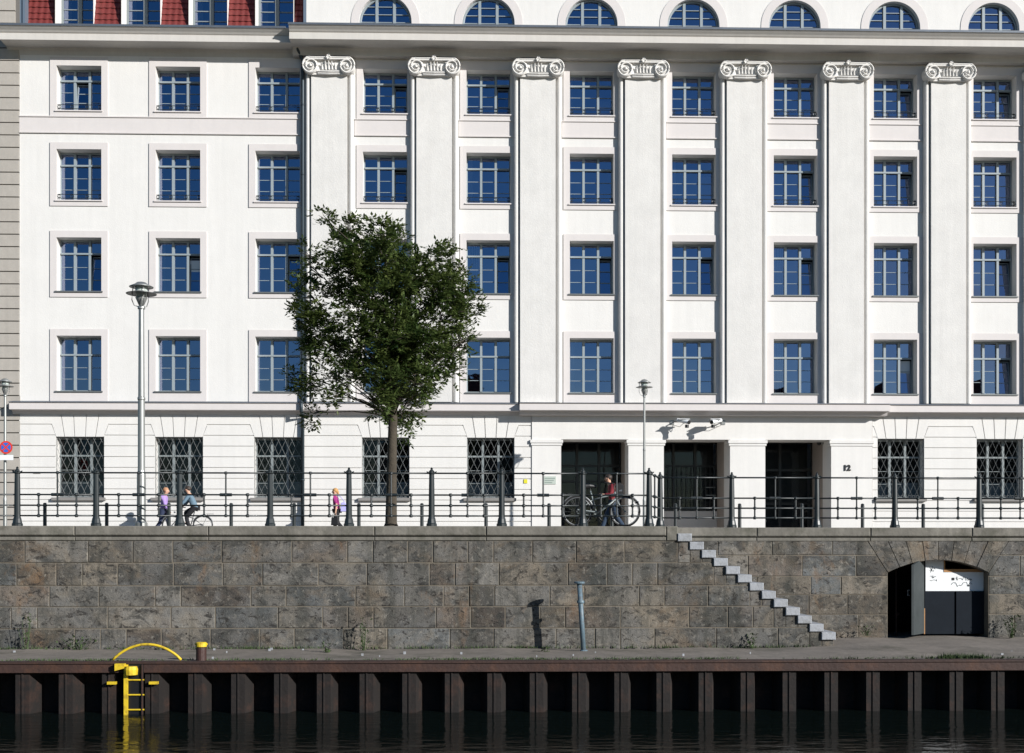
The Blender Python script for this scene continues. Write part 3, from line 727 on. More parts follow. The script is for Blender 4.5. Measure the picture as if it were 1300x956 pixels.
# water and the near bank behind the camera
wm = bpy.data.materials.new('canal_water'); wm.use_nodes = True; n = wm.node_tree.nodes; l = wm.node_tree.links; b_ = n['Principled BSDF']
b_.inputs['Base Color'].default_value = (0.004, 0.007, 0.006, 1); b_.inputs['Roughness'].default_value = 0.06; b_.inputs['IOR'].default_value = 1.33
tc = n.new('ShaderNodeTexCoord'); mp = n.new('ShaderNodeMapping'); mp.inputs['Scale'].default_value = (0.7, 1.6, 1)
nz = n.new('ShaderNodeTexNoise'); nz.inputs['Scale'].default_value = 2.2; nz.inputs['Detail'].default_value = 5
l.new(tc.outputs['Object'], mp.inputs[0]); l.new(mp.outputs[0], nz.inputs[0])
bp = n.new('ShaderNodeBump'); bp.inputs['Strength'].default_value = 0.35; bp.inputs['Distance'].default_value = 0.06; l.new(nz.outputs[0], bp.inputs['Height']); l.new(bp.outputs[0], b_.inputs['Normal'])
WZ = -3.62
sheet('water', -300, 300, -1.2, 24.2, WZ, wm)
sheet('near_bank', -300, 300, -900, -1.2, -2.15, paving)
b = MB(); b.box(-300, 300, -1.4, -1.2, -6, -2.1); tag(b.build('near_bank_edge', kerb_m), kind='structure')
def opp(x0, x1, zt, label, rz=4):
    r = empty('apartment_house', ((x0+x1)/2, -20, -2.15)); tag(r, label, 'building'); w_ = (x1-x0)/2; h = zt+2.15
    m = MB(); m.box(-w_, w_, -10, 0, 0, h); m.build('wall', oppm, r)
    m = MB(); m.prism([(-w_-.3, h), (w_+.3, h), (w_-2, h+rz), (-w_+2, h+rz)], -.0, -10.0); m.build('roof', opproof, r)
    wmm = MB(); k = -w_+1.5
    while k < w_-1.5:
        for q in range(int(h/3.3)): wmm.box(k, k+1.2, -.02, .05, 1+q*3.3, 2.9+q*3.3)
        k += 2.8
    wmm.build('windows', inner, r)
opp(-9, 6, 10.8, 'brown rendered house across the canal behind the viewer, the middle one', 3.4)
opp(26, 60, 11.2, 'wide brown house across the canal behind the viewer, on the right', 2.6)

# ------------------------------------------------------------------ quay platform and sheet piling
PZ0 = -2.65; YW = 26.3; YS = 27.7; YQ = 23.1
b = MB(); nx = 120; XA, XB = -30, 32
import math as _m
for i in range(nx):
    xa = XA+(XB-XA)*i/nx; xb = XA+(XB-XA)*(i+1)/nx
    for j, (y0, y1) in enumerate(((YQ+.02, 24.2), (24.2, 25.3), (25.3, YW), (YW, 29.4))):
        def zz(x, y):
            if y < 24: return PZ0
            f = min(max((x-6.5)/2.0, 0), 1); rise = .15*f*min(1, (y-24)/3.5)
            return PZ0+rise+.012*_m.sin(x*1.3+y)+.01*_m.sin(x*3.1)
        b.face([(xa, y0, zz(xa, y0)), (xb, y0, zz(xb, y0)), (xb, y1, zz(xb, y1)), (xa, y1, zz(xa, y1))])
bo = b.build('quay_platform', platform_m, smooth=True); tag(bo, kind='structure')
b = MB(); # slab joints raised thin edges
pw = empty('sheet_pile_wall', (0, YQ, WZ)); tag(pw, 'rusty brown sheet pile wall with a steel cap beam above the dark water', 'pile wall')
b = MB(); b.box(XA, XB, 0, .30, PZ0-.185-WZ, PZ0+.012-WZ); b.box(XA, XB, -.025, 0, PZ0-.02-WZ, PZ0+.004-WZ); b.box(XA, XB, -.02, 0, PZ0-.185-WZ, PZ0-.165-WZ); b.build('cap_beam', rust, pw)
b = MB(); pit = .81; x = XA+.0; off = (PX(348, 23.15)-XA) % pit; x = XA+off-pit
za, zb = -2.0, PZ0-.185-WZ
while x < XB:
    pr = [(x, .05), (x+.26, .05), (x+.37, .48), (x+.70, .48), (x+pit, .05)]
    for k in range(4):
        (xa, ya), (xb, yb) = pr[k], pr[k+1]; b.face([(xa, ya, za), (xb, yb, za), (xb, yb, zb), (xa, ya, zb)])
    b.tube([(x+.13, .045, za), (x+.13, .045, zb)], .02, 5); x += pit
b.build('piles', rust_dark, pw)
b = MB(); xr_ = XA+1.1
while xr_ < XB:
    b.lathe([(.022, 0), (.02, .015), (.005, .025)], (xr_, -.0, PZ0-.09-WZ), 6); xr_ += 1.62
# yellow ladder with hoop
lx = PX(165, YQ); ld = empty('quay_ladder', (lx, YQ, PZ0)); tag(ld, 'yellow steel boarding ladder with an arched hoop rail on the quay edge', 'ladder')
def lp(px, py, Y): q = P(px, py, Y); return (q.x-lx, q.y-YQ, q.z-PZ0)
b = MB(); h0 = lp(143, 836, YQ+.35); h1 = lp(230, 836.5, YQ+.35); hp = []
for k in range(21):
    t = k/20; hp.append((h0[0]+(h1[0]-h0[0])*t, .35, h0[2]-.03+.30*(1-(2*t-1)**2)**.9*1.0))
b.tube(hp, .026, 8); b.build('hoop', yellow, ld, True)
b = MB(); q0 = lp(183, 845, YQ); q1 = lp(165, 867, YQ)
b.box(lp(163, 845, YQ)[0], lp(183, 845, YQ)[0], -.035, -.03, WZ-PZ0-.6, -.03); b.build('recess_shade', black_m, ld)  # flat black sheet stands in for the shade of the ladder recess
for xx in (lp(161.5, 0, YQ)[0], lp(184, 0, YQ)[0]):
    b = MB(); b.box(xx-.04, xx+.03 if xx < 0 else xx-.025, -.09, -.036, WZ-PZ0-.6, -.03); b.build('stile', yellow if xx < 0 else rust, ld)
b = MB()
for k in range(5): z = -.32-.28*k; b.tube([(lp(161, 0, YQ)[0], -.06, z), (lp(184, 0, YQ)[0], -.06, z)], .016, 6)
b.build('rungs', yellow, ld)
b = MB(); A = lp(148, 842, YQ); B = lp(161, 851, YQ)
b.prism([(A[0], B[2]), (B[0]-.01, B[2]+.05), (B[0]-.01, A[2]), (A[0], A[2]-.0)], -.13, -.0); b.lathe([(.12, 0), (.13, .1), (.11, .16)], (lp(168, 0, YQ)[0], -.08, -.22), 12); b.build('bracket', yellow, ld)
for a_, c_ in ((137, 148), (190, 201)):
    b = MB(); b.box(lp(a_, 0, YQ)[0], lp(c_, 0, YQ)[0], -.06, 0.03, lp(0, 867, YQ)[2]-.03, lp(0, 865.6, YQ)[2]); b.build('fender_bar', yellow, ld)
# mooring bollard
q = P(255.5, 838, 23.45); mo = empty('mooring_bollard', (q.x, 23.45, PZ0)); tag(mo, 'short rusty mooring bollard with a yellow painted head', 'bollard')
b = MB(); b.lathe([(.10, 0), (.098, .26)], seg=18); b.build('shaft', bollard_rust, mo, False)
b = MB(); b.lathe([(.101, .27), (.105, .275), (.105, .345), (.085, .36), (.03, .362)], seg=18); b.tube([(-.12, 0, .32), (.12, 0, .32)], .018, 8); b.build('head', yellow, mo)

# ------------------------------------------------------------------ quay wall
rs = random.Random(11)
def tint():
    k = rs.random(); v = rs.uniform(.07, .185)
    if k < .50: c = (v*1.0, v*.95, v*.86)
    elif k < .72: c = (v*1.08, v*.94, v*.76)
    elif k < .88: c = (v*.80, v*.84, v*.84)
    else: c = (v*.90, v*.76, v*.64)
    return c
qw = empty('quay_wall', (0, YW, 0)); tag(qw, 'long weathered grey stone quay wall of large blocks with a coping', 'wall')
CY = [686.5, 714.6, 743.5, 770, 797.5, 826]
CZL = [PZ(y, YW) for y in CY]
stx0 = PX(861, 26.25); SW = .2625; ZS0 = PZ(677, 26.25); RISE = .179; NST = 13
stair = [(stx0+SW*i, stx0+SW*(i+1), ZS0-RISE*i) for i in range(NST)]
mb = MB(); J = .0075
for k in range(5):
    z1 = CZL[k]; z0 = CZL[k+1]
    lim = stx0
    for a, b2, zt_ in stair:
        if zt_-RISE >= z1-.001: lim = b2
    x = -30+rs.random()
    while x < lim-.01:
        wd = rs.choice((.55, .75, .95, 1.05, 1.2, 1.35, 1.5, .85)); x1 = min(x+wd, lim)
        if lim-x1 < .35: x1 = lim
        dy = rs.uniform(-.014, -.001)
        if x1 < 18 and x1 > -19:
            mb.block(x+J, x1-J, z0+J, z1-J, dy, .3, tint(), .014, .014)
        x = x1
    for a, b2, zt_ in stair:
        if a >= lim-.01:
            ut = min(z1, zt_-RISE)
            if ut-z0 > .03: mb.block(a+J*.6, b2-J*.6, z0+J, ut-J*.4, rs.uniform(-.008, .002), .3, tint(), .008, .01)
mb.build('masonry', stone_m, qw)
# right wall, set back, with the low arch
CR = [685.5, 705, 732, 755.5, 781, 811]; CZR = [PZ(y, YS) for y in CR]
ax0, ax1 = PX(1127, YS), PX(1255, YS); zsp = PZ(727, YS); zcr = PZ(711, YS); axc = (ax0+ax1)/2; hwA = (ax1-ax0)/2
rise = zcr-zsp; RA = (hwA**2+rise**2)/(2*rise); zc_ = zcr-RA; angA = math.asin(hwA/RA)
# voussoir fan
ztop = CZR[0]; NV = 8; dyS = YS-YW
mb = MB()
fan = []
for k in range(NV+1):
    t = -angA+2*angA*k/NV; xi, zi = axc+RA*math.sin(t), zc_+RA*math.cos(t)
    tt = t*1.9; xo = xi+(ztop-zi)*math.tan(tt*0.62)
    fan.append((xi, zi, xo))
for k in range(NV):
    (xa, za_, oa), (xb, zb_, ob) = fan[k], fan[k+1]
    mb.prism([(xa+J*.7, za_), (xb-J*.7, zb_), (ob-J*.7, ztop-J), (oa+J*.7, ztop-J)], dyS+rs.uniform(-.012, -.002), dyS+.5, tuple(c*.9 for c in tint()), .01, .012)
for k in range(5):
    z1, z0 = CZR[k], CZR[k+1]
    if k == 4: z0 -= .2
    for side in (-1, 1):
        if side < 0:
            x = stx0-.6; end = None
        def edge(z):
            e = fan[0] if side < 0 else fan[-1]
            if z <= e[1]: return e[0]
            return e[0]+(e[2]-e[0])*(z-e[1])/(ztop-e[1])
        if side < 0:
            while True:
                wd = rs.choice((.7, .9, 1.05, 1.25, 1.4)); x1 = x+wd
                if edge(z0)-x1 < .4: 
                    zk = fan[0][1]; pts = [(x+J, z0+J), (edge(z0)-J, z0+J)]
                    if z0 < zk < z1: pts.append((edge(zk)-J, zk))
                    pts += [(edge(z1)-J, z1-J), (x+J, z1-J)]
                    mb.prism(pts, dyS+rs.uniform(-.010, -.002), dyS+.5, tint(), .012, .012); break
                mb.block(x+J, x1-J, z0+J, z1-J, dyS+rs.uniform(-.010, -.002), dyS+.5, tint(), .012, .012); x = x1
        else:
            x1 = edge(z0)+rs.uniform(.4, 1.1); zk = fan[-1][1]; pts = [(edge(z0)+J, z0+J), (x1-J, z0+J), (x1-J, z1-J), (edge(z1)+J, z1-J)]
            if z0 < zk < z1: pts.append((edge(zk)+J, zk))
            mb.prism(pts, dyS+rs.uniform(-.010, -.002), dyS+.5, tint(), .012, .012); x = x1
            while x < 24:
                x1 = x+rs.choice((.7, .9, 1.05, 1.25, 1.4)); mb.block(x+J, x1-J, z0+J, z1-J, dyS+rs.uniform(-.010, -.002), dyS+.5, tint(), .012, .012); x = x1
mb.build('masonry', stone_m, qw)
mb = MB()   # mortar core
mb.box(-30, stx0-.0, .006, .9, -3.4, CZL[0])
for a, b2, zt_ in stair: mb.box(a, b2, .008, dyS+.01, -3.4, zt_-RISE+.0)
pts = [(stx0-.5, -3.2), (ax0, -3.2)]+[(f[0], f[1]) for f in fan]+[(ax1, -3.2), (24, -3.2), (24, ztop), (stx0-.5, ztop)]
mb.prism(pts, dyS+.007, dyS+.55)
mb.box(stx0-.40, stx0-.0, .012, dyS+.2, -1, CZL[0]-.0)
mb.build('mortar', mortar_m, qw)
# coping and string moulding
mb = MB()
def cop(x0, x1, y, ln=3.0, ztopc=0.0):
    x = x0
    while x < x1-.01:
        e = min(x+ln*rs.uniform(.7, 1.2), x1)
        if x1-e < .6: e = x1
        mb.block(x+.005, e-.005, ztopc-.205, ztopc, y-.05, y+.5, None, .02, .02)
        mb.block(x+.005, e-.005, ztopc-.315, ztopc-.235, y-.025+rs.uniform(-.004, .004), y+.5, None, .012, .015)
        x = e
XLm = PX(846, 26.25)
cop(-30, XLm, 0); cop(stx0-.35, 24, dyS)
mb.box(-30, XLm, .02, .45, -.24, -.20)
mb.box(stx0-.35, 24, dyS+.02, dyS+.45, -.24, -.20)
mb.block(XLm+.004, stx0-.004, CZL[0], 0, -.03, dyS+.3, None, .02, .02)
mb.build('coping', coping_m, qw)
b = MB()   # earth fill under the promenade edge
# stairs
st = empty('stone_staircase', (stx0, YW, PZ0)); tag(st, 'flight of pale stone steps running down along the quay wall', 'stairs')
s0 = None
for i, (a, b2, zt_) in enumerate(stair):
    m = MB(); m.block(-.012, SW+.035, -RISE+.004, -.004, -.055, dyS+.02, None, .012, .012)
    # worn tread surface is the block itself
    if s0 is None: s0 = m.build('step', granite, st); o = s0
    else: o = s0.copy(); COL.objects.link(o); o.parent = st
    o.location = (a-stx0, rs.uniform(-.012, .012), zt_-PZ0)
# arch closing: door, boards
YD = dyS+.28
def qp(px, py, Y=YS+.28): q = P(px, py, Y); return q.x, q.z
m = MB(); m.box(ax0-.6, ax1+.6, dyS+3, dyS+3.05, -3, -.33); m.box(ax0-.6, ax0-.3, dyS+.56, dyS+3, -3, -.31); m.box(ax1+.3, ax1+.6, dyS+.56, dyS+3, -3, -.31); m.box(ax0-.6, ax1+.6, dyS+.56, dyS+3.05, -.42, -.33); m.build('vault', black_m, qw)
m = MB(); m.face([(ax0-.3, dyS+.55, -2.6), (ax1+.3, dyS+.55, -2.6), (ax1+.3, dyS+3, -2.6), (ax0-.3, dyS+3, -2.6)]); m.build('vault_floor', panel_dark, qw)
xa, _ = qp(1174, 0); xb, _ = qp(1250, 0); xm, _ = qp(1213, 0); _, zb_ = qp(0, 807); _, zm = qp(0, 751.5); _, zt_ = qp(0, 723); xj, _ = qp(1198, 0); _, zhi = qp(0, 710)
m = MB(); m.box(xa, xm-.008, YD, YD+.05, zb_, zm); m.box(xm+.008, xb, YD-.03, YD+.02, zb_, zm); gd = m.build('boarded_gate', panel_dark, qw)
m = MB(); m.box(xb, ax1+.02, YD+.02, YD+.07, zb_, zhi+.1); m.build('side_board', mat('dark_green_paint', (.02, .03, .032), .6), gd)
m = MB(); m.box(xa+.02, xj, YD, YD+.04, zm+.002, zhi+.05); m.box(xj+.003, xb, YD+.003, YD+.04, zm+.002, zt_-.07); wb = m.build('white_board', white_p, gd)
m = MB(); m.box(xj, xb, YD-.01, YD+.05, zt_-.068, zt_-.0); m.box(xj, xj+.03, YD-.01, YD+.05, zt_, zhi); m.box(xa-.025, xa, YD-.02, YD+.05, zb_, zm-.4); m.build('timber_batten', timber, gd)
m = MB()
gr = random.Random(3)
def scrib(x, z, s, n):
    px_, pz_ = x, z; pts = [(px_, YD-.004, pz_)]
    for k in range(n):
        px_ += gr.uniform(-.2, .9)*s; pz_ = z+gr.uniform(-1, 1)*s; pts.append((px_, YD-.004, pz_))
    m.tube(pts, .0042, 4)
scrib(xj+.28, zm+.30, .06, 14); scrib(xj+.18, zm+.15, .06, 16); scrib(xj+.6, zm+.27, .02, 9); scrib(xj+.55, zm+.13, .02, 9)
for z in (zm+.25, zm+.35, zm+.48, zm+.55): scrib(xa+.12, z, .05, 7)
q0 = qp(1210, 735); m.box(q0[0]-.03, q0[0]+.03, YD-.006, YD, q0[1]-.03, q0[1]+.03)
m.build('graffiti', black_m, wb)
m = MB(); e0 = (xa-.02, YD-.02); e1 = (qp(1160, 0, YS-.35)[0], -.35+dyS)
zd1, zd0 = zhi+.02, PZ(806, YS)-.0
m.face([(e0[0], e0[1], zd0), (e1[0], e1[1], zd0), (e1[0], e1[1], zd1-.15), (e0[0], e0[1], zd1)]); m.face([(e0[0]-.05, e0[1], zd0), (e1[0]-.05, e1[1], zd0), (e1[0]-.05, e1[1], zd1-.15), (e0[0]-.05, e0[1], zd1)])
m.face([(e1[0]-.05, e1[1], zd0), (e1[0], e1[1], zd0), (e1[0], e1[1], zd1-.15), (e1[0]-.05, e1[1], zd1-.15)]); m.face([(e0[0]-.05, e0[1], zd1), (e0[0], e0[1], zd1), (e1[0], e1[1], zd1-.15), (e1[0]-.05, e1[1], zd1-.15)])
dl = m.build('open_door_leaf', panel_grey, qw)
m = MB(); m.tube([(e1[0]-.06, e1[1]+.1, zd0+.9), (e1[0]-.10, e1[1]+.1, zd0+.9), (e1[0]-.10, e1[1]+.1, zd0+1.02), (e1[0]-.06, e1[1]+.1, zd0+1.02)], .012, 6); m.build('handle', galv, dl)
m = MB(); xq, _ = qp(1139, 0); m.tube([(xq, dyS+.35, -2.6), (xq, dyS+.35, zsp+.12)], .018, 6); m.box(xq-.03, xq+.07, dyS+.32, dyS+.38, PZ(782, YS+.3), PZ(779, YS+.3)); m.build('gate_post', rust, qw)

# free-standing steel pipe by the wall
q0 = P(741, 826, 25.55); q1 = P(735.5, 740, 25.55)
pp = empty('steel_pipe', (q0.x, 25.55, q0.z)); tag(pp, 'upright blue-grey pipe with a flanged top standing before the quay wall', 'pipe')
tp = (q1.x-q0.x, 0, q1.z-q0.z); m = MB(); m.tube([(0, 0, -.08), tp], .053, 14); m.build('tube', bluepipe, pp, True)
m = MB(); m.lathe([(.11, -.015), (.115, 0), (.115, .02), (.09, .03)], tp, 16); m.build('top_flange', bluepipe, pp)
m = MB(); f = .72; m.lathe([(.075, -.03), (.08, 0), (.075, .03)], (tp[0]*f, 0, tp[2]*f), 14); m.build('collar', bluepipe, pp); m = MB(); m.lathe([(.085, 0), (.085, .08), (.07, .1)], (0, 0, -.08), 14); m.build('foot', bluepipe, pp)

# ------------------------------------------------------------------ railing
YRl = 26.56; YRr = 27.95
def post_mesh(h=1.235):
    m = MB()
    m.lathe([(.115, 0), (.115, .05), (.10, .07), (.085, .16), (.07, .20), (.068, .25), (.062, .8), (.056, h-.12), (.056, h-.10), (.085, h-.08), (.085, h-.06), (.05, h-.045), (.05, h-.02), (.03, h), (.022, h+.02), (.03, h+.035), (.0, h+.06)], seg=12)
    for k in range(6):
        a = k*math.pi/3; m.tube([(.06*math.cos(a), .06*math.sin(a), h-.07), (.11*math.cos(a), .11*math.sin(a), h-.035)], [.02, .008], 4)
    return m
RZ = [1.16, .685, .453, .228]
post0 = None; tall0 = None; short0 = None
def tall_mesh():
    m = MB(); m.tube([(0, 0, RZ[3]), (0, 0, RZ[0])], .018, 8)
    for z in RZ: m.lathe([(.024, -.032), (.04, -.012), (.04, .012), (.024, .032)], (0, 0, z), 8)
    m.tube([(-.13, 0, RZ[1]), (.13, 0, RZ[1])], .035, 8); return m
def short_mesh():
    m = MB(); m.tube([(0, 0, RZ[3]), (0, 0, RZ[1])], .020, 8)
    for z in RZ[1:]: m.lathe([(.024, -.035), (.045, -.012), (.045, .012), (.024, .035)], (0, 0, z), 8)
    return m
def railing(name, label, pts, skipshort=()):
    """pts: list of (x, y) posts"""
    global post0, tall0, short0
    r = empty(name, (pts[0][0], pts[0][1], 0)); tag(r, label, 'railing', 'iron railings along the quay'); ox, oy = pts[0]
    for (x, y) in pts:
        if post0 is None: post0 = post_mesh().build('post', dark_iron, r); o = post0
        else: o = post0.copy(); COL.objects.link(o); o.parent = r
        o.location = (x-ox, y-oy, 0)
    for i in range(len(pts)-1):
        (xa, ya), (xb, yb) = pts[i], pts[i+1]; d = Vector((xb-xa, yb-ya, 0)); ln = d.length
        ra = math.atan2(d.y, d.x)
        for k, z in enumerate(RZ):
            m = MB(); m.tube([(0, 0, z), (ln, 0, z)], .0175, 8)
            o = m.build('rail', dark_iron, r, True); o.location = (xa-ox, ya-oy, 0); o.rotation_euler = (0, 0, ra)
        if i in skipshort: fr = ((.5, 't'),)
        else: fr = ((.27, 's'), (.51, 't'), (.75, 's'))
        for t, kind in fr:
            if kind == 't':
                if tall0 is None: tall0 = tall_mesh().build('baluster', dark_iron, r); o = tall0
                else: o = tall0.copy(); COL.objects.link(o); o.parent = r
            else:
                if short0 is None: short0 = short_mesh().build('baluster', dark_iron, r); o = short0
                else: o = short0.copy(); COL.objects.link(o); o.parent = r
            o.location = (xa+d.x*t-ox, ya+d.y*t-oy, 0); o.rotation_euler = (0, 0, ra)
LP = [-82, 22, 122, 228, 343, 443, 548, 637, 740, 824]
railing('iron_railing', 'black iron railing on the quay coping left of the steps', [(PX(x, YRl), YRl) for x in LP])
RP = [838, 929, 1037, 1136, 1243, 1345]
railing('iron_railing', 'black iron railing set back above the steps and arch on the right', [(PX(x, YRr), YRr) for x in RP])
m = MB(); xa, xb = PX(824, YRl), PX(838, YRr)
rr = empty('iron_railing', (xa, YRl, 0)); tag(rr, 'short black railing piece linking the two doubled posts at the stair head', 'railing', 'iron railings along the quay')
d = Vector((xb-xa, YRr-YRl, 0))
for z in RZ:
    m = MB(); m.tube([(0, 0, z), (d.x, d.y, z)], .0175, 8); m.build('rail', dark_iron, rr)
o = tall0.copy(); COL.objects.link(o); o.parent = rr; o.location = d*.5; o.rotation_euler = (0, 0, math.atan2(d.y, d.x))

# street bollards
YB = 36.6
bx = [-24, 57, 135.5, 214.5, 293.5, 373.5, 455.6, 535.6, 617, 697, 777, 857.6, 939, 1018, 1095, 1172, 1247, 1325]
desc = ['beyond the left frame edge', 'just right of the sign pole', 'beside the second window from the left', 'in front of the walker in lilac', 'right of the cyclist', 'just left of the downpipe',
        'left of the tree trunk', 'just right of the tree trunk', 'under the window left of the porch', 'before the left porch pillar', 'behind the parked bicycle', 'before the middle porch opening', 'before the pillar left of the open doorway',
        'before the dark right doorway', 'before the rusticated wall right of the number', 'between the two right grilled windows', 'at the rightmost grilled window', 'beyond the right frame edge']
b0 = None
for x, dd in zip(bx, desc):
    if x < 0 or x > 1300: continue
    if b0 is None:
        m = MB(); m.lathe([(.075, -.02), (.075, .04), (.055, .06), (.052, .80), (.06, .81), (.06, .83), (.05, .85), (.055, .88), (.04, .91), (.0, .92)], seg=12); o = b0 = m.build('street_bollard', dark_iron)
    else: o = b0.copy(); COL.objects.link(o)
    o.location = (PX(x, YB), YB, -.01); tag(o, 'slim black bollard '+dd, 'bollard', 'bollards along the street')

# lamps
def lamp(px, Y, ztop, pole_r, label, hs=1.0):
    x = PX(px, Y); r = empty('street_lamp', (x, Y, 0)); tag(r, label, 'street lamp', 'street lamps'); zt = ztop
    m = MB(); m.lathe([(pole_r*1.7, 0), (pole_r*1.7, .08), (pole_r*1.25, .12), (pole_r*1.25, 1.15), (pole_r, 1.25), (pole_r*.95, 2.8), (pole_r*1.1, 2.82), (pole_r*1.1, 2.86), (pole_r*.9, 2.88), (pole_r*.75, zt-.62), (pole_r*1.05, zt-.60), (pole_r*1.05, zt-.55), (.05*hs, zt-.53)], seg=16); m.build('pole', galv, r, False)
    H = MB(); z = zt
    H.lathe([(.03, z-.55), (.06*hs, z-.52), (.13*hs, z-.36), (.13*hs, z-.35), (.05, z-.35)], seg=18); H.build('lamp_cup', galv, r, True)
    H = MB(); H.lathe([(.10*hs, z-.36), (.135*hs, z-.22), (.13*hs, z-.10)], seg=18); H.build('lamp_glass', lampglass, r, True)
    for k in range(6):
        a = k*math.pi/3+.2
    H = MB(); H.lathe([(.14*hs, z-.23), (.33*hs, z-.275), (.335*hs, z-.27), (.14*hs, z-.215)], seg=28); H.build('lower_shade', galv, r, True)
    H = MB(); H.lathe([(.06*hs, z-.095), (.26*hs, z-.125), (.265*hs, z-.115), (.15*hs, z-.06), (.10*hs, z-.02), (.02, z)], seg=28); H.build('top_shade', galv, r, True)
    H = MB()
    for k in range(3):
        a = 2*math.pi*k/3+math.pi; c, s_ = math.cos(a), math.sin(a)
        H.tube([(.05*c*hs, .05*s_*hs, z-.56), (.16*c*hs, .16*s_*hs, z-.52), (.21*c*hs, .21*s_*hs, z-.40), (.20*c*hs, .20*s_*hs, z-.25), (.18*c*hs, .18*s_*hs, z-.10)], .011*hs, 6)
    H.build('bracket', galv, r, True)
lamp(179.5, 27.1, 5.43, .078, 'tall galvanised street lamp on the promenade, the largest of the three')
lamp(818, 40.35, 5.20, .045, 'slim galvanised street lamp before the porch with the cameras', .85)
lamp(6.5, 40.7, 5.20, .05, 'galvanised street lamp at the far left edge beside the grey house', .85)
# no stopping sign on the left lamp
q = P(7.5, 568, 40.55); sg = empty('road_sign', (q.x, 40.55, q.z)); tag(sg, 'round red and blue no stopping sign with white plate on the left lamp pole', 'sign')
def disc(r, y, material, name, parent=sg, r0=0):
    m = MB(); m.prism([(r*math.cos(2*math.pi*k/28), r*math.sin(2*math.pi*k/28)) for k in range(28)], y, y+.01); return m.build(name, material, parent)
disc(.215, 0, signred, 'disc'); disc(.158, -.006, signblue, 'blue_field')
m = MB()
for s in (-1, 1):
    a = R(45)*s; c, s_ = math.cos(a), math.sin(a); hw = .022; ln = .16
    m.prism([(-ln*c+hw*s_, -ln*s_-hw*c), (ln*c+hw*s_, ln*s_-hw*c), (ln*c-hw*s_, ln*s_+hw*c), (-ln*c-hw*s_, -ln*s_+hw*c)], -.012-.002*s, -.006)
m.build('cross', signred, sg)
m = MB(); m.box(-.24, .24, 0, .01, -.42, -.25); m.build('plate', white_p, sg)
m = MB(); m.box(-.02, .05, .01, .12, -.36, -.30); m.box(-.02, .05, .01, .12, -.05, .02); m.build('clamp', galv, sg)

# security cameras
def seccam(px, py, Y, label, flip=1):
    q = P(px, py, Y); r = empty('security_camera', q); tag(r, label, 'camera', 'security cameras')
    m = MB(); m.tube([(-.30*flip, .30, .08), (-.30*flip, .10, .08), (-.05*flip, -.1, .08)], .022, 8); m.box(-.36*flip-.05, -.36*flip+.09, .28, .32, .0, .16); m.build('arm', galv, r)
    m = MB(); m.tube([(-.22*flip, -.1, .12), (.14*flip, -.28, .04)], [.07, .075], 12); m.box(-.2, .2, -.32, -.05, .13, .15); m.build('housing', white_p, r)
    m = MB(); m.tube([(.10*flip, -.26, -.06), (.10*flip, -.26, -.17)], .07, 12); m.tube([(.14*flip, -.27, .03), (.17*flip, -.33, .01)], .065, 12); m.build('lens', black_m, r)
    m = MB(); m.tube([(-.3*flip, .3, -.02), (-.1*flip, .1, -.1), (.0, -.05, .0), (.24*flip, -.2, .05), (.2*flip, -.25, .14)], .010, 6); m.build('cable', galv, r)
seccam(867, 538, 43.62, 'white security camera above the middle porch opening, left of two')
seccam(907, 538, 43.62, 'white security camera above the middle porch opening, right of two', -1)
q = P(1036, 563, 45.2); r = empty('security_camera', (12.86, 45.0, q.z)); tag(r, 'dark dome camera on the side wall inside the right porch opening', 'camera', 'security cameras')
m = MB(); m.box(-.10, .0, -.1, .1, -.05, .3); m.build('housing', galv, r); m = MB(); m.lathe([(.02, -.14), (.08, -.1), (.1, 0), (.08, .05)], (-.16, 0, .05), 14); m.build('lens', black_m, r, True)

# ------------------------------------------------------------------ tree
YT = 27.7
def tx(px, py, dy=0): q = P(px, py, YT); s = (YT+dy)/YT; return Vector((q.x, YT+dy, q.z))
base = tx(496.5, 668); base.z = -.02
tr = empty('street_tree', base); tag(tr, 'young ash tree with a dense dark green crown on the promenade', 'tree')
lob = [(438, 284, 11), (422, 307, 19), (436, 305, 17), (474, 281, 10), (474, 297, 14), (501, 287, 15), (491, 313, 25), (545, 310, 13), (554, 338, 24), (582, 357, 17), (596, 388, 15), (570, 405, 28), (551, 455, 27), (572, 478, 12),
       (526, 436, 38), (513, 480, 34), (519, 512, 22), (488, 522, 19), (513, 538, 11), (397, 345, 14), (396, 380, 22), (404, 418, 27), (420, 446, 24), (444, 350, 33), (482, 350, 40), (526, 364, 36), (491, 401, 42), (453, 405, 28),
       (371, 482, 10), (388, 488, 12), (414, 490, 22), (404, 527, 11), (444, 486, 20), (469, 455, 28), (430, 510, 11), (590, 430, 12), (588, 375, 12), (560, 372, 26), (500, 440, 34), (455, 330, 22), (520, 335, 20), (392, 400, 18), (575, 440, 14), (500, 500, 26), (478, 505, 20), (535, 495, 18), (497, 530, 14), (545, 470, 22), (388, 322, 8), (418, 290, 9), (393, 455, 12)]
rt = random.Random(5); lv = []; lf = []; lc = []; L3 = []
SCL = YT/FPX
for (px, py, pr) in lob:
    edge = abs(px-490)/110; dm = max(0.25, 1.5*(1-edge*edge))
    reps = 1 if pr < 24 else 2
    for q_ in range(reps):
        dy = rt.uniform(-dm, dm) if reps == 1 else (-dm*.7+1.4*dm*q_/(reps-1))+rt.uniform(-.2, .2)
        c = tx(px, py, 0); c.y += dy; L3.append((c-base, pr*SCL, q_))
nleaf = 0
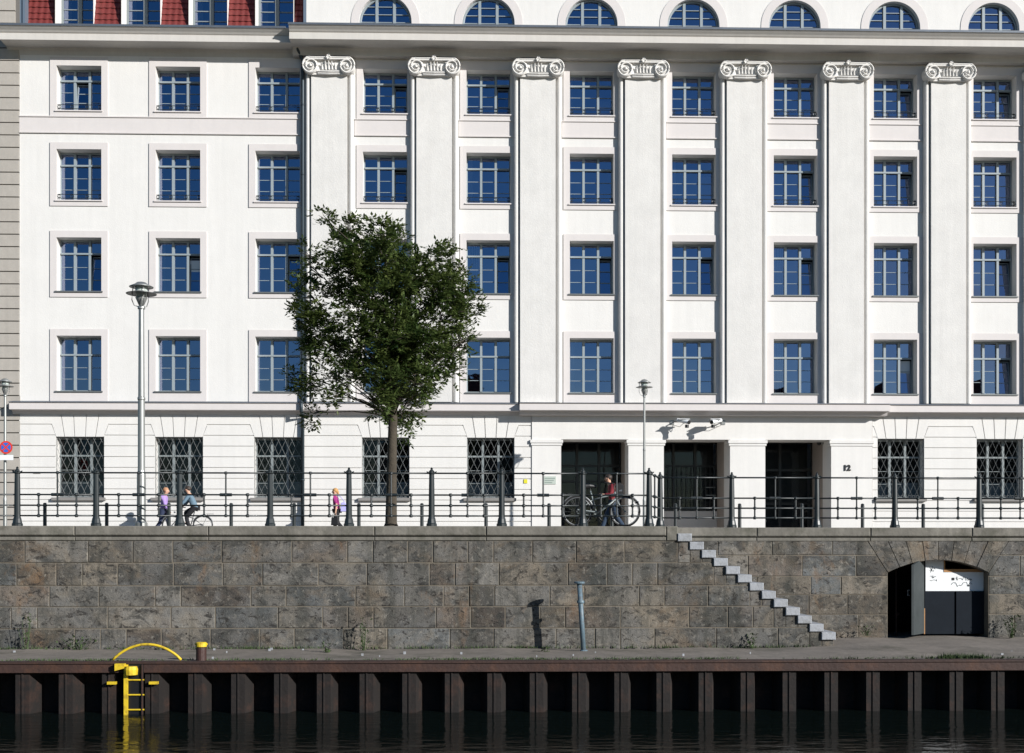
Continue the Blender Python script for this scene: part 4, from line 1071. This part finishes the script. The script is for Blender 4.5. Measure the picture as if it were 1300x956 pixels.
def leaf(p, d, up, ln, wd, shade):
    side = d.cross(up)
    if side.length < 1e-4: side = Vector((1, 0, 0))
    side.normalize(); nn = side.cross(d).normalized()
    i = len(lv); lv.extend([tuple(p), tuple(p+d*ln*.45+side*wd*.5-nn*wd*.12), tuple(p+d*ln), tuple(p+d*ln*.45-side*wd*.5-nn*wd*.12)])
    lf.append((i, i+1, i+2)); lf.append((i, i+2, i+3)); lc.extend([shade]*6)
for c, r_, q_ in L3:
    ns = int(64*(r_/.35)**2)+14
    nsub = max(3, int(9*(r_/.35)**1.5)); subs = []
    for k in range(nsub):
        v = Vector((rt.gauss(0, 1), rt.gauss(0, 1), rt.gauss(0, 1))).normalized()*r_*(rt.random()**.4)*.95; subs.append((v, rt.uniform(.10, .19), rt.uniform(-.25, .25)))
    for k in range(ns):
        v0, rs_, shb = subs[rt.randrange(nsub)]
        v = v0+Vector((rt.gauss(0, 1), rt.gauss(0, 1), rt.gauss(0, 1)))*rs_*.55
        tip = c+v
        dirn = (v.normalized()*.6+Vector((rt.uniform(-.7, .7), rt.uniform(-.7, .7), rt.uniform(-.2, .8)))).normalized()
        ln = rt.uniform(.12, .22); sh = min(1, max(0, rt.random()*.7+.15+shb))
        nl = rt.choice((5, 7, 7, 9))   # pinnate spray
        a = dirn.cross(Vector((0, 0, 1))); a = a.normalized() if a.length > .01 else Vector((1, 0, 0))
        for j in range(nl):
            t = (j//2+1)/(nl/2+.5); s_ = 1 if j % 2 else -1
            p = tip+dirn*ln*t*.9-Vector((0, 0, .25*ln*t*t))
            if j == nl-1: dd = dirn
            else: dd = (a*s_*.9+dirn*.55+Vector((0, 0, rt.uniform(-.55, .15)))).normalized()
            leaf(p, dd, Vector((rt.uniform(-.4, .4), rt.uniform(-.4, .4), 1)), rt.uniform(.09, .14), rt.uniform(.048, .070), sh)
me = bpy.data.meshes.new('crown'); me.from_pydata(lv, [], lf)
ca = me.attributes.new('shade', 'FLOAT', 'CORNER'); ca.data.foreach_set('value', lc)
lm = bpy.data.materials.new('leaf'); lm.use_nodes = True; n = lm.node_tree.nodes; l = lm.node_tree.links; pb = n['Principled BSDF']
at = n.new('ShaderNodeAttribute'); at.attribute_name = 'shade'; cr = n.new('ShaderNodeValToRGB'); cr.color_ramp.elements[0].color = (.040, .078, .020, 1); cr.color_ramp.elements[1].color = (.15, .19, .055, 1)
l.new(at.outputs['Fac'], cr.inputs[0]); l.new(cr.outputs[0], pb.inputs['Base Color']); pb.inputs['Roughness'].default_value = .5; pb.inputs['Specular IOR Level'].default_value = .35
tl = n.new('ShaderNodeBsdfTranslucent'); l.new(cr.outputs[0], tl.inputs[0]); mx = n.new('ShaderNodeMixShader'); mx.inputs[0].default_value = .4
l.new(pb.outputs[0], mx.inputs[1]); l.new(tl.outputs[0], mx.inputs[2]); l.new(mx.outputs[0], n['Material Output'].inputs[0])
me.materials.append(lm); co = bpy.data.objects.new('crown', me); COL.objects.link(co); co.parent = tr
m = MB()
def loc(px, py, dy=0): v = tx(px, py)-base; v.y += dy; return v
trunk = [Vector((0, 0, 0)), Vector((.0, 0, .12)), loc(497, 620), loc(498, 560), loc(499, 530), loc(496, 480), loc(493, 430), loc(491, 370), loc(490, 310)]
rads = [.19, .135, .118, .105, .10, .075, .055, .035, .015]
m.tube(trunk, rads, 12); m.build('trunk', bark, tr, True)
m = MB()
for c, r_, q_ in L3:
    zt_ = c.z; za_ = max(2.5, min(5.9, zt_-abs(c.x-trunk[4].x)*.75-.35)); 
    # point on trunk
    k = 0
    for k in range(len(trunk)-1):
        if trunk[k+1].z >= za_: break
    f = (za_-trunk[k].z)/(trunk[k+1].z-trunk[k].z); s = trunk[k].lerp(trunk[k+1], f); r0 = (rads[k]+(rads[k+1]-rads[k])*f)*.5
    mid = s.lerp(c, .5)+Vector((0, 0, .12))+Vector((rt.uniform(-.1, .1), rt.uniform(-.1, .1), rt.uniform(-.05, .15)))
    m.tube([s, s.lerp(mid, .5)+Vector((0, 0, .03)), mid, c], [r0*.42, r0*.32, .013, .006], 6)
    for q in range(4):
        v = Vector((rt.gauss(0, 1), rt.gauss(0, 1), rt.gauss(0, .8)+.4)).normalized()*r_*.9; m.tube([mid.lerp(c, .7), c+v*.5, c+v], [.010, .007, .003], 4)
m.build('limbs', bark, tr, True)

# ------------------------------------------------------------------ weeds, grass
weedm = mat('weed_leaf', (0.05, 0.085, 0.025), .7, var=.3, vscale=6)
def weed(px, py, Y, hpx, wpx, label, seed, n_=60):
    rw = random.Random(seed); q = P(px, py, Y); sc = Y/FPX; hh = hpx*sc; ww = wpx*sc
    m = MB()
    for k in range(n_):
        bx_ = rw.gauss(0, .35)*ww*.5; t = rw.random(); by = rw.uniform(-.12, .12)
        p = Vector((bx_*(.4+.8*t), by, t*hh)); d = Vector((rw.uniform(-1, 1), rw.uniform(-1, .6), rw.uniform(-.1, .9))).normalized(); ln = rw.uniform(.05, .11); s_ = d.cross(Vector((0, .2, 1))).normalized()*ln*.22
        m.face([p, p+d*ln*.5+s_, p+d*ln, p+d*ln*.5-s_])
        if k % 6 == 0: m.tube([(bx_*.3, by*.3, -.03), p], [.006, .003], 4)
    o = m.build('weed', weedm, loc=(q.x, q.y, q.z)); tag(o, label, 'weed', 'weeds along the wall foot')
weed(33, 822, 26.0, 42, 26, 'tall thin weed at the far left wall foot', 1, 70)
weed(100, 823, 26.1, 14, 60, 'low dark weed mat at the wall foot left of the yellow hoop', 2, 90)
weed(462, 824, 26.0, 40, 26, 'tall weed on the wall foot below the tree', 3, 80)
weed(415, 830, 25.2, 14, 22, 'small leafy weed on the platform left of the tall one', 4, 60)
weed(955, 822, 26.1, 16, 24, 'leafy weed at the foot of the stair masonry', 5, 60)
weed(690, 829, 25.3, 8, 26, 'tiny weed beside the pipe shadow', 6, 40)
weed(1284, 808, 27.4, 26, 30, 'bushy weed right of the boarded arch', 7, 140)
weed(1100, 806, 27.4, 10, 30, 'low weed left of the arch doorway', 8, 50)
gm_ = MB(); rg = random.Random(9)
def tuft(x, y, z, h):
    for k in range(5):
        dx = rg.uniform(-.05, .05); m_ = rg.uniform(.4, 1)*h
        gm_.face([(x+dx-.005, y+rg.uniform(-.03, .03), z), (x+dx+.005, y, z), (x+dx*1.8, y+rg.uniform(-.04, .02), z+m_)])
for k in range(1500):
    x = rg.uniform(-15, 13)
    dens = .5+.5*math.sin(x*1.1+1)*math.sin(x*.47+2)
    if x < -9 and rg.random() < .8: continue
    if rg.random() < dens*1.1: tuft(x, YQ+.34+abs(rg.gauss(0, .12)), PZ0+.005, rg.uniform(.03, .075))
for k in range(900):
    x = rg.uniform(-15, 7.2)
    if .5+.5*math.sin(x*1.7)*math.sin(x*.6+1) > rg.random(): tuft(x, YW-.04-abs(rg.gauss(0, .06)), PZ0+.01, rg.uniform(.04, .12))
for k in range(160): tuft(PX(1222, YQ+.4)+rg.gauss(0, .25), YQ+.45+rg.gauss(0, .08), PZ0+.01, rg.uniform(.06, .14))
go = gm_.build('grass', weedm); tag(go, 'thin dry grass growing along the platform edge and wall foot', 'grass', kind='stuff')
pm = MB()
rp_ = random.Random(2)
for k in range(26):
    x = rp_.uniform(-14, 13); y = rp_.uniform(23.5, 26); s = rp_.uniform(.012, .035); pm.box(x, x+s*1.5, y, y+s, PZ0+.0, PZ0+.03+s*.6)
tag(pm.build('rubble', granite), 'small pale stone chips scattered on the platform', 'rubble', kind='stuff')

# ------------------------------------------------------------------ bicycles
def bicycle(loc_, d, label, paint, fender=True):
    """d = +1 front wheel to +x"""
    r = empty('bicycle', loc_); tag(r, label, 'bicycle'); wb = .53; R_ = .345
    for s in (-1, 1):
        cx_ = s*wb*d; m = MB(); m.ring((0, 0, 0), R_-.012, .019, seg=40, tseg=8); wo = m.build('wheel', rubber, r, True, loc=(cx_, 0, R_))
        m = MB(); m.ring((0, 0, 0), R_-.04, .010, seg=36, tseg=6); m.build('rim', chrome, wo, True)
        m = MB()
        for k in range(18): a = 2*math.pi*k/18; m.tube([(.02*math.cos(a+1), .02*(-1)**k, .02*math.sin(a+1)), ((R_-.045)*math.cos(a), 0, (R_-.045)*math.sin(a))], .0015, 3, False)
        m.tube([(0, -.04, 0), (0, .04, 0)], .022, 8); m.build('spokes', chrome, wo)
        if fender:
            m = MB(); m.ring((0, 0, 0), R_+.018, .014, seg=20, tseg=6, a0=(20 if s*d > 0 else 10), a1=(150 if s*d > 0 else 175) if d > 0 else 160); m.build('mudguard', chrome, wo, True)
    X = lambda x, z: (x*d, 0, z)
    bb = (-.10, .28); st_ = (-.24, .80); hd = (.30, .78); hb = (.34, .62)
    m = MB(); m.tube([X(*bb), X(*st_)], .017, 8); m.tube([X(*bb), X(*hb)], .020, 8); m.tube([X(-.19, .60), X(.315, .74)], .017, 8); m.tube([X(*hd), X(*hb)], .021, 8)
    m.tube([X(*hb), X(.40, .50), X(wb, R_)], .014, 8); m.tube([X(*bb), X(-wb, R_)], .012, 8); m.tube([X(-.19, .60), X(-wb, R_)], .010, 8)
    m.build('frame', paint, r, True)
    m = MB(); m.tube([X(-.24, .80), X(-.255, .88)], .012, 8); m.tube([(-.36*d, 0, .90), (-.26*d, 0, .91), (-.10*d, 0, .90)], [.075, .06, .02], 10); m.build('saddle', black_m, r)
    m = MB(); m.tube([X(.30, .78), X(.28, .95)], .012, 8); m.tube([(.20*d, -.27, .98), (.26*d, -.18, .97), (.29*d, 0, .95), (.26*d, .18, .97), (.20*d, .27, .98)], .011, 8); m.tube([(.20*d, -.27, .98), (.12*d, -.28, .97)], .016, 8); m.tube([(.20*d, .27, .98), (.12*d, .28, .97)], .016, 8); m.build('handlebar', black_m, r)
    m = MB(); m.ring((bb[0]*d, -.05, bb[1]), .075, .008, seg=20, tseg=5); m.tube([(bb[0]*d, -.07, bb[1]), (bb[0]*d+.10, -.09, bb[1]-.13)], .010, 6); m.box(bb[0]*d+.06, bb[0]*d+.14, -.17, -.09, bb[1]-.145, bb[1]-.125); m.tube([(bb[0]*d, .07, bb[1]), (bb[0]*d-.10, .09, bb[1]+.13)], .010, 6); m.build('crank', black_m, r)
    m = MB(); m.tube([(bb[0]*d, -.055, bb[1]+.05), (-wb*d, -.055, R_+.04)], .018, 6); m.tube([(bb[0]*d, -.055, bb[1]-.06), (-wb*d, -.055, R_-.04)], .010, 6); m.build('chain_guard', paint, r)
    m = MB(); m.tube([(.40*d, 0, .80), (.46*d, 0, .80)], [.02, .035], 10); m.build('headlight', chrome, r)
    m = MB(); m.box(-.78*d-.12, -.78*d+.12, -.06, .06, .735, .748); m.tube([(-.70*d, 0, .73), (-wb*d, 0, R_)], .006, 5); m.build('carrier', black_m, r)
    return r
YBk = 27.0
bk = bicycle((PX(763, YBk), YBk, 0), 1, 'grey city bicycle parked against the railing before the porch', bikepaint); bk.rotation_euler = (R(4), 0, 0)
# ------------------------------------------------------------------ people
def skinned(name, verts, edges, rad, material, parent, sub=2):
    me = bpy.data.meshes.new(name); me.from_pydata([tuple(v) for v in verts], edges, [])
    o = bpy.data.objects.new('tmp', me); COL.objects.link(o)
    sk = o.modifiers.new('s', 'SKIN'); sk.use_smooth_shade = True; ss = o.modifiers.new('ss', 'SUBSURF'); ss.levels = sub; ss.render_levels = sub
    for i, r_ in enumerate(rad): me.skin_vertices[0].data[i].radius = r_ if hasattr(r_, '__len__') else (r_, r_)
    me.skin_vertices[0].data[0].use_root = True
    dg = bpy.context.evaluated_depsgraph_get(); dg.update(); m2 = bpy.data.meshes.new_from_object(o.evaluated_get(dg)); bpy.data.objects.remove(o)
    m2.materials.clear(); m2.materials.append(material)
    for p in m2.polygons: p.use_smooth = True
    o2 = bpy.data.objects.new(name, m2); COL.objects.link(o2); o2.parent = parent; return o2
def person(loc_, d, label, pose, shirt, trousers, hairm, hairlong=False, sleeve=1.0, shoes=None, scale=1.0):
    """pose: joints as (forward, side, up) in metres for a 1.7 m figure; d=+1 faces +x"""
    r = empty('person', loc_); tag(r, label, 'person'); r.scale = (scale, scale, scale)
    J_ = {k: Vector((v[0]*d, v[1], v[2])) for k, v in pose.items()}
    V = []; E = []; Rr = []
    idx = {}
    def add(k, v, r_, pa=None):
        idx[k] = len(V); V.append(v); Rr.append(r_)
        if pa: E.append((idx[pa], idx[k]))
    add('pel', J_['pel'], (.11, .09)); add('waist', J_['pel'].lerp(J_['chest'], .45), (.10, .085), 'pel'); add('chest', J_['chest'], (.15, .11), 'waist')
    add('neck', J_['neck'], .055, 'chest'); add('chin', J_['neck'].lerp(J_['head'], .5), .062, 'neck'); add('head', J_['head'], (.098, .108), 'chin'); add('crown', J_['head']+(J_['head']-J_['neck']).normalized()*.08, .08, 'head')
    for s in 'lr':
        add('sh'+s, J_['sh'+s], .058, 'chest'); add('el'+s, J_['el'+s], .040, 'sh'+s); add('wr'+s, J_['wr'+s], .027, 'el'+s)
        hd = (J_['wr'+s]-J_['el'+s]).normalized(); palm = J_['wr'+s]+hd*.06; add('pa'+s, palm, (.036, .018), 'wr'+s)
        sd_ = hd.cross(Vector((0, 1, 0))); sd_ = sd_.normalized() if sd_.length > .01 else Vector((1, 0, 0))
        for k in range(4):
            o_ = sd_*(.028-.018*k); add('f%s%d' % (s, k), palm+hd*.05+o_, .009, 'pa'+s); add('g%s%d' % (s, k), palm+hd*(.085-.008*abs(k-1))+o_+Vector((0, .01, 0)), .007, 'f%s%d' % (s, k))
        add('t'+s, palm+sd_*.05+hd*.02, .009, 'pa'+s)
        add('hp'+s, J_['hp'+s], .085, 'pel'); add('kn'+s, J_['kn'+s], .058, 'hp'+s); add('an'+s, J_['an'+s], .040, 'kn'+s); add('to'+s, J_['to'+s], (.038, .03), 'an'+s)
    skinned('body', V, E, Rr, skin_m, r)
    # clothes
    sv = [J_['pel']+Vector((0, 0, -.13)), J_['pel'].lerp(J_['chest'], .45), J_['chest'], J_['neck'].lerp(J_['chest'], .35)]; se = [(0, 1), (1, 2), (2, 3)]; sr = [(.155, .135), (.14, .125), (.17, .13), .085]
    for s in 'lr':
        i = len(sv); e = J_['sh'+s].lerp(J_['el'+s], min(1, sleeve*2)); sv += [J_['sh'+s], e]; se += [(2, i), (i, i+1)]; sr += [.078, .06]
        if sleeve > .5: sv.append(J_['el'+s].lerp(J_['wr'+s], (sleeve-.5)*1.9)); se.append((i+1, i+2)); sr.append(.042)
    skinned('top', sv, se, sr, shirt, r)
    tv = [J_['pel']+Vector((0, 0, .10))]; te = []; trr = [(.165, .14)]
    for s in 'lr':
        i = len(tv); tv += [J_['hp'+s], J_['kn'+s], J_['kn'+s].lerp(J_['an'+s], .92)]; te += [(0, i), (i, i+1), (i+1, i+2)]; trr += [.105, .078, .062]
    skinned('trousers', tv, te, trr, trousers, r)
    for s in 'lr':
        a, t = J_['an'+s], J_['to'+s]; skinned('shoe', [a-(t-a)*.25+Vector((0, 0, -.03)), a.lerp(t, .5)+Vector((0, 0, -.02)), t], [(0, 1), (1, 2)], [.05, .048, .036], shoes or black_m, r)
    h = J_['head']; m = MB(); N_ = 14
    def ell(c, rx, ry, rz):
        i = len(m.v)
        for a_ in range(9):
            t = math.pi*a_/8
            for q in range(N_): u = 2*math.pi*q/N_; m.v.append((c[0]+rx*math.sin(t)*math.cos(u), c[1]+ry*math.sin(t)*math.sin(u), c[2]+rz*math.cos(t)))
        for a_ in range(8):
            for q in range(N_): q2 = (q+1) % N_; m.f.append((i+a_*N_+q, i+a_*N_+q2, i+(a_+1)*N_+q2, i+(a_+1)*N_+q)); m.c.append(None); m.mi.append(0)
    ell(h+Vector((-.028*d, 0, .045)), .105, .098, .092)
    if hairlong: m.tube([h+Vector((-.08*d, 0, .03)), h+Vector((-.12*d, 0, -.04)), h+Vector((-.13*d, 0, -.15))], [.06, .045, .018], 10)
    m.build('hair', hairm, r, True)
    m = MB(); f = Vector((.083*d, 0, 0))
    for s in (-1, 1): m.lathe([(.004, -.01), (.013, 0), (.004, .01)], tuple(h+f*.93+Vector((0, .033*s, .005))), 8)
    m.build('eyes', black_m, r)
    m = MB(); m.tube([tuple(h+f*.9+Vector((0, 0, .01))), tuple(h+f*1.22+Vector((0, 0, -.025))), tuple(h+f*.95+Vector((0, 0, -.035)))], [.008, .014, .01], 6)
    for s in (-1, 1): m.lathe([(.01, -.03), (.016, 0), (.008, .03)], tuple(h+Vector((0, .088*s, -.005))), 8)
    m.build('nose_and_ears', skin_m, r)
    m = MB(); m.tube([tuple(h+f*.98+Vector((0, -.022, -.058))), tuple(h+f*1.02+Vector((0, .022, -.058)))], .006, 6); m.build('mouth', red_m, r)
    return r
walk = dict(pel=(0, 0, .92), chest=(.05, 0, 1.27), neck=(.08, 0, 1.43), head=(.12, 0, 1.57), shl=(.05, .17, 1.36), shr=(.05, -.17, 1.36), ell=(-.10, .22, 1.10), wrl=(.02, .23, .88), elr=(.12, -.22, 1.09), wrr=(.24, -.20, .90),
            hpl=(0, .09, .86), hpr=(0, -.09, .86), knl=(.16, .09, .50), anl=(.22, .09, .10), tol=(.36, .10, .04), knr=(-.06, -.09, .48), anr=(-.30, -.09, .17), tor=(-.22, -.09, .05))
hair_b = mat('hair_blond', (.45, .25, .09), .7); hair_d = mat('hair_dark', (.03, .02, .015), .6); hair_g = mat('hair_ginger_grey', (.40, .20, .11), .7)
lilac = mat('lilac_cloth', (.36, .24, .55), .85, var=.15, vscale=9); navy = mat('navy_cloth', (.02, .03, .07), .85); mag = mat('magenta_cloth', (.30, .02, .16), .85, var=.15, vscale=9); blk = mat('black_cloth', (.010, .010, .013), .9)
teal = mat('blue_grey_cloth', (.12, .19, .25), .85, var=.15, vscale=9); jeans = mat('denim', (.025, .045, .08), .9, var=.2, vscale=9)
YP = 42.6
person((PX(207, YP), YP, 0), 1, 'person in a lilac jacket and dark trousers striding right behind the big lamp', walk, lilac, navy, hair_g, shoes=black_m, scale=.99)
w2 = dict(walk); w2.update(ell=(.02, .21, 1.08), wrl=(.06, .22, .82), elr=(.0, -.21, 1.08), wrr=(.03, -.22, .82), head=(.09, 0, 1.57), knl=(.10, .09, .48), anl=(.04, .09, .09), tol=(.17, .09, .04), knr=(-.02, -.09, .47), anr=(-.26, -.09, .22), tor=(-.22, -.09, .08))
pr = person((PX(428, YP), YP, 0), -1, 'person with blond hair in a magenta top and black trousers walking left', w2, mag, blk, hair_b, True, sleeve=.45, scale=.98)
bx0 = PX(428, YP)
b = MB(); b.prism([(-.13, 0), (.13, 0), (.11, .28), (-.11, .28)], -.05, .05, None, .015, .015); hb = b.build('handbag', black_m, loc=(bx0-.05, YP-.27, .36)); tag(hb, 'black handbag carried low by the walker in magenta', 'bag')
b = MB(); b.tube([(-.09, 0, .28), (-.05, 0, .42), (.05, 0, .42), (.09, 0, .28)], .012, 6); b.build('strap', black_m, hb)
b = MB(); b.prism([(-.11, 0), (.09, 0), (.12, .22), (.04, .34), (-.09, .30)], -.06, .06, None, .02, .02); sb = b.build('shoulder_bag', mat('lavender_cloth', (.42, .40, .75), .8), loc=(bx0+.24, YP-.15, .84)); tag(sb, 'pale lavender bag slung on the back of the walker in magenta', 'bag')
b = MB(); b.tube([(.04, 0, .33), (-.10, -.02, .52), (-.22, .0, .56), (-.18, .12, .4)], .014, 6); b.build('strap', mat('lavender_strap', (.35, .32, .62), .8), sb)
# cyclist
YC = 42.1
hubr = PX(257.5, YC); bcx = hubr-.53
bicycle((bcx, YC, 0), -1, 'dark city bicycle ridden left on the far pavement', mat('dark_bike', (.03, .035, .04), .4))
ride = dict(pel=(-.27, 0, .98), chest=(-.12, 0, 1.30), neck=(-.05, 0, 1.44), head=(.00, 0, 1.57), shl=(-.08, .17, 1.37), shr=(-.08, -.17, 1.37), ell=(.05, .22, 1.16), wrl=(.20, .26, 1.03), elr=(.05, -.22, 1.16), wrr=(.20, -.26, 1.03),
            hpl=(-.25, .09, .95), hpr=(-.25, -.09, .95), knl=(.10, .10, .80), anl=(.0, .11, .46), tol=(.12, .12, .42), knr=(.02, -.10, .62), anr=(-.12, -.12, .22), tor=(.02, -.13, .16))
person((bcx, YC, 0), -1, 'person in a blue-grey jacket and black trousers riding the bicycle', ride, teal, blk, hair_d)
# person behind the parked bicycle
YM = 36.0
w3 = dict(walk); w3.update(chest=(.07, 0, 1.27), neck=(.12, 0, 1.43), head=(.17, 0, 1.56), knl=(.20, .09, .50), anl=(.34, .09, .10), tol=(.48, .09, .04), ell=(.10, .24, 1.10), wrl=(.28, .18, 1.12), elr=(.10, -.24, 1.10), wrr=(.30, -.18, 1.10))
pm_ = person((PX(779, YM), YM, 0), -1, 'person in a red and black jacket and jeans walking left behind the parked bicycle', w3, red_m, jeans, hair_d, scale=1.03)
b = MB(); b.prism([(-.10, 0), (.13, .02), (.15, .40), (.02, .50), (-.10, .45)], -.14, .14, None, .03, .03); sb = b.build('backpack', black_m, loc=(PX(779, YM)+.15, YM, 1.0)); tag(sb, 'black backpack on the person in the red jacket', 'backpack')
